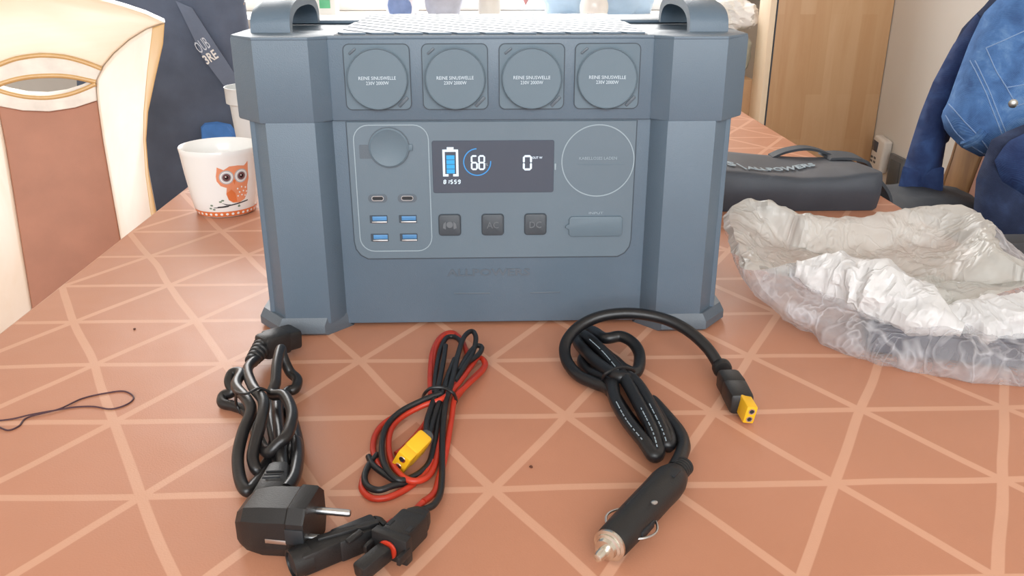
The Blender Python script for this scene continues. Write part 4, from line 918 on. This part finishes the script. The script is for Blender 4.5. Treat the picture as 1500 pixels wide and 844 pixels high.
# ================================================================== RIGHT SIDE: jeans, denim jacket, dark box
ju = Vector((.93, -.37, 0)).normalized(); jv = Vector((.10, .05, 1)); jv = (jv-ju*jv.dot(ju)).normalized(); jcen = Vector((.99, .60, TZ+.10))
uv = plane_tools(jcen, ju, jv); jnn = ju.cross(jv)
def trace(P): return [uv(*p) for p in P]
jeans_o = trace([(1560, -60), (1480, -20), (1440, 20), (1420, 62), (1402, 110), (1388, 150), (1378, 168), (1384, 192), (1408, 216), (1438, 231), (1462, 222), (1490, 204), (1530, 190), (1580, 170), (1590, 60)])
je = sheet('jeans', jeans_o, jcen, ju, jv, M['denim'], step=.011, puff=.045, back=.012, folds=.010, fs=9, edge=.05, fold_dir=(.75, -.66), seed=2, label='mid blue jeans folded over the right hand chair back', cat='jeans')
OFF[je.name] = Vector((0, 0, 0))
deps = None
def stitch(P, name, mat, r=.0010, lift=.052, dashes=False):
    pts = [jcen + ju*a + jv*c_ + jnn*lift for a, c_ in trace(P)]; C_ = cat(pts, 8)
    # drop every point on the cloth's own front surface
    me = je.data; from mathutils.bvhtree import BVHTree
    global JB
    try: JB
    except NameError:
        bm = bmesh.new(); bm.from_mesh(me); JB = BVHTree.FromBMesh(bm)
    out = []
    for p in C_:
        h = JB.ray_cast(p + jnn*.1, -jnn)
        if h[0] is not None: out.append(h[0] + jnn*r*.3)
    if len(out) > 2: MB().tube(out, r, n=6).build(name, mat, je)
for P in ([(1439, 70), (1452, 102), (1468, 128), (1482, 152)], [(1439, 70), (1470, 56), (1500, 42)], [(1481, 153), (1500, 146)], [(1468, 126), (1500, 121)],
          [(1418, 88), (1428, 112), (1440, 140), (1452, 170), (1466, 205)], [(1424, 88), (1434, 112), (1447, 142), (1459, 172), (1472, 203)],
          [(1389, 152), (1405, 172), (1428, 196), (1448, 222)], [(1384, 168), (1396, 190), (1418, 210), (1440, 224)]): stitch(P, 'seam', M['stitch'])
for P in ([(1438, 190), (1428, 202), (1412, 212)], [(1434, 186), (1424, 198), (1408, 208)]): stitch(P, 'belt_loop', M['denim'], .0045)
q = ppl(1485, 152, jcen + jnn*.05, jnn); h = JB.ray_cast(q + jnn*.1, -jnn)
if h[0] is not None: MB().lathe([(.0072, -.002), (.0072, .001), (.004, .0026), (.0005, .003)], h[0], jnn, 18).build('rivet', M['rivet'], je)
# dark denim jacket behind it with a hanging sleeve
kc_ = Vector((.965, .70, TZ+.08)); uv = plane_tools(kc_, ju, jv)
dj = empty('denim_jacket', (.965, .72, TZ-.15), label='dark denim jacket with a hanging sleeve behind the blue jeans', cat='jacket')
sheet('jacket_body', trace([(1560, -70), (1480, -40), (1445, 5), (1410, 40), (1390, 80), (1370, 120), (1356, 160), (1340, 215), (1388, 212), (1402, 175), (1440, 150), (1560, 60)]), kc_, ju, jv, M['denimd'], dj, .012, .030, .02, .006, 9, .04, (.8, -.6), 5)
sheet('sleeve', trace([(1430, 20), (1395, 66), (1366, 120), (1348, 165), (1333, 212), (1322, 250), (1315, 278), (1330, 291), (1345, 284), (1372, 286), (1380, 240), (1386, 205), (1400, 160), (1430, 110), (1470, 40)]), kc_ + jnn*.006, ju, jv, M['denims'], dj, .010, .028, .015, .008, 14, .03, (.97, .25), 8)
sheet('sleeve_cuff', trace([(1321, 240), (1349, 247), (1346, 290), (1330, 294), (1311, 281)]), kc_ + jnn*.036, ju, jv, M['denims'], dj, .006, .007, .010, .002, 14, .012, None, 3)
sheet('sleeve_cuff', trace([(1350.5, 246), (1380, 240), (1377, 287), (1348, 287)]), kc_ + jnn*.036, ju, jv, M['denims'], dj, .006, .006, .010, .002, 14, .012, None, 4)
nc = Vector((.99, .46, TZ-.05)); uv = plane_tools(nc, ju, jv)
nt = empty('trousers', (1.0, .50, TZ-.3), label='dark navy trousers hanging below the jeans at the right edge', cat='trousers')
sheet('trouser_leg', trace([(1452, 205), (1480, 190), (1560, 160), (1600, 420), (1440, 420), (1424, 330), (1430, 260)]), nc, ju, jv, M['denimd'], nt, .013, .035, .03, .012, 9, .05, (.9, -.3), 12)
sheet('trouser_seat', trace([(1452, 232), (1470, 205), (1500, 190), (1570, 175), (1580, 300), (1520, 288), (1496, 284), (1462, 262)]), nc + jnn*.03, ju, jv, M['denims'], nt, .012, .03, .02, .008, 8, .05, None, 15)
# black box with hand hole at the right edge
kb = py(1455, 356, .25)
bxo = empty('black_case', (kb.x+.2, .27, 0), label='flat black upright case with an oval hand hole at the right table edge', cat='case')
hh = kb.z
MB().box((.655+.16, .25+.02, hh/2), (.32, .04, hh), bev=.004).build('case_body', M['blk'], bxo)
q = py(1484, 378, .249); MB().prism(rrect(.032, .009, .0045, 6), (q.x, .2505, q.z), X, Z, -Y*.0015).build('hand_hole', M['dark'], bxo)

# ================================================================== CABINET, WALL FITTINGS
CY = 1.75; XL = .812; XR = 1.168
cbn = empty('cabinet', ((XL+XR)/2, CY+.06, 0), label='tall shallow beech cabinet with a staved panel in the corner', cat='cabinet')
MB().box(((XL+.022+XR)/2, CY+.05, 1.1), (XR-XL-.022, .10, 2.2), bev=.002).build('carcass', M['cab'], cbn)
MB().box((XL+.009, CY+.052, 1.1), (.018, .104, 2.18), bev=.002).build('door', M['cabe'], cbn)  # window light on the door face put into its paler colour
MB().box((XL+.0205, CY+.02, 1.1), (.003, .04, 2.18)).build('door_gap', M['seam'], cbn)
g = pX(1297, 226, 1.17); th = empty('thermometer', (1.17, g.y, g.z-.05), label='small white digital thermometer on the right hand wall', cat='thermometer')
MB().box((1.156, g.y, g.z), (.026, .075, .10), Matrix.Rotation(math.radians(6), 3, 'X'), .008, 3).build('case', M['wplast'], th)
MB().box((1.1425, g.y+.014, g.z+.022), (.002, .032, .03), Matrix.Rotation(math.radians(6), 3, 'X'), .0006).build('display', M['screen'], th)
for i in range(4): MB().box((1.1425, g.y+.026-.02*(i % 2), g.z-.012-.012*(i//2)), (.002, .012, .006), Matrix.Rotation(math.radians(6), 3, 'X'), .0006).build('key', M['greyp'], th)
g = pX(1316, 254, 1.17); so = empty('wall_socket', (1.17, g.y, g.z-.04), label='grey framed wall socket beside the white thermometer', cat='socket')
MB().box((1.163, g.y, g.z), (.012, .085, .10), bev=.003).build('socket_frame', M['greyp'], so); MB().box((1.156, g.y, g.z), (.002, .06, .07), bev=.0006).build('socket_insert', M['shrink'], so)

# ================================================================== BEHIND: corner stack and window sill clutter
SX = .735
MB().box((SX, 1.98, (TZ-.0)/2), (.17, .25, TZ), bev=.004).build('cardboard_box', M['card'], label='tall brown cardboard box in the corner left of the beech cabinet', cat='box')
def lump(name, c, r, mat, seed, amp=.35, fs=9, flat=True, sq=1, **k):
    t = bmesh.new(); bmesh.ops.create_icosphere(t, subdivisions=5, radius=1)
    for v in t.verts:
        d = v.co.normalized(); e = sq; d2 = Vector([math.copysign(abs(x)**e, x) for x in d]); p = Vector((d2.x*r[0], d2.y*r[1], d2.z*r[2]))
        h = sum(w_*(.4-abs(noise.noise(p*fs*s_ + Vector((seed, 0, 0))))) for s_, w_ in ((1, 1), (2.2, .5), (4.5, .25)))
        v.co = p*(1 + amp*h)
        if flat: v.co.z = max(v.co.z, -r[2]*.92)
    t.verts.index_update(); b = MB(); b.merge(t, None, Vector(c)); return b.build(name, mat, None, 40, **k)
lump('sack', (SX, 1.98, TZ+.063), (.082, .11, .068), M['grnfilm'], 3, .18, 12, sq=.6, label='greenish grey plastic sack on top of the cardboard box', cat='sack')
lump('carrier_bag', (SX, 1.98, TZ+.18), (.085, .10, .046), M['whitef'], 8, .5, 16, sq=.8, label='crumpled white carrier bag on top of the greenish sack', cat='bag')
sh = empty('wall_shelf', (.90, FY-.12, TZ+.22), label='taupe wall shelf left of the beech cabinet', cat='shelf')
MB().box((.92, FY-.11, TZ+.242), (.17, .21, .05), bev=.003).build('shelf_board', M['shelfw'], sh); MB().box((.92, FY-.011, TZ+.30), (.17, .02, .17), bev=.003).build('shelf_back', M['shelfw'], sh)
SZ = .92
def sill(x, y=22, Yd=2.15): q = py(x, y, Yd); return q.x
b = empty('spray_bottle', (sill(717), 2.15, SZ), label='white bottle with vertical lettering on the window sill', cat='bottle')
MB().lathe([(0, 0), (.034, 0), (.037, .004), (.035, .05), (.031, .11), (.028, .17), (.017, .19), (.013, .20), (.013, .225), (0, .226)], (sill(717), 2.15, SZ), Z, 32, False).build('bottle_body', M['wplast'], b)
q = py(696, 9, 2.12); lettering('AMTU', (sill(717)-.026, 2.135, q.z), (0, 0, -1), (.55, .83, 0), .009, M['greyp'], b, .035, .001)
b = empty('milk_carton', (sill(478), 2.15, SZ), label='white carton with a green band on the window sill', cat='carton')
MB().box((sill(478), 2.15, SZ+.11), (.075, .075, .22), bev=.003).build('carton_body', M['white'], b)
MB().box((sill(480), 2.111, py(480, 5, 2.11).z), (.034, .003, .03), bev=.0006).build('green_band', M['green'], b)
lump('cloth_bundle', (sill(650), 2.17, SZ+.09), (.062, .06, .125), M['greybag'], 2, .12, 9, sq=.8, label='lavender grey cloth bundle on the window sill', cat='cloth')
lump('pack', (sill(584), 2.25, SZ+.085), (.055, .05, .10), M['pinkp'], 5, .25, 14, sq=.6, label='pale pink crumpled pack on the window sill', cat='pack')
lump('cloth', (sill(588, 21), 2.10, SZ+.030), (.034, .024, .042), M['bluel'], 6, .3, 14, label='small dark blue cloth in front of the pink pack', cat='cloth')
lump('blue_bag', (sill(878), 2.25, SZ+.13), (.19, .07, .17), M['bluebag'], 4, .22, 8, sq=.75, label='large light blue plastic bag on the window sill', cat='bag')
lump('white_dome', (sill(866), 2.08, SZ+.028), (.045, .04, .058), M['ceramic'], 7, .05, 9, label='small white dome standing before the light blue bag', cat='bowl')
b = MB(); q = py(770, 7, 2.3); b.lathe([(.001, 0), (.012, .02), (.022, .05), (.024, .12), (.003, .125), (.002, 1.25)], (q.x, 2.3, q.z), Z, 5); b.build('pennant', M['redt'], label='red brown pointed ornament hanging before the window', cat='ornament')

lump('handbag', (.80, .70, .49+.105), (.13, .12, .108), M['strapb'], 6, .12, 7, sq=.6, label='soft black bag on the chair seat behind the carry bag', cat='bag')
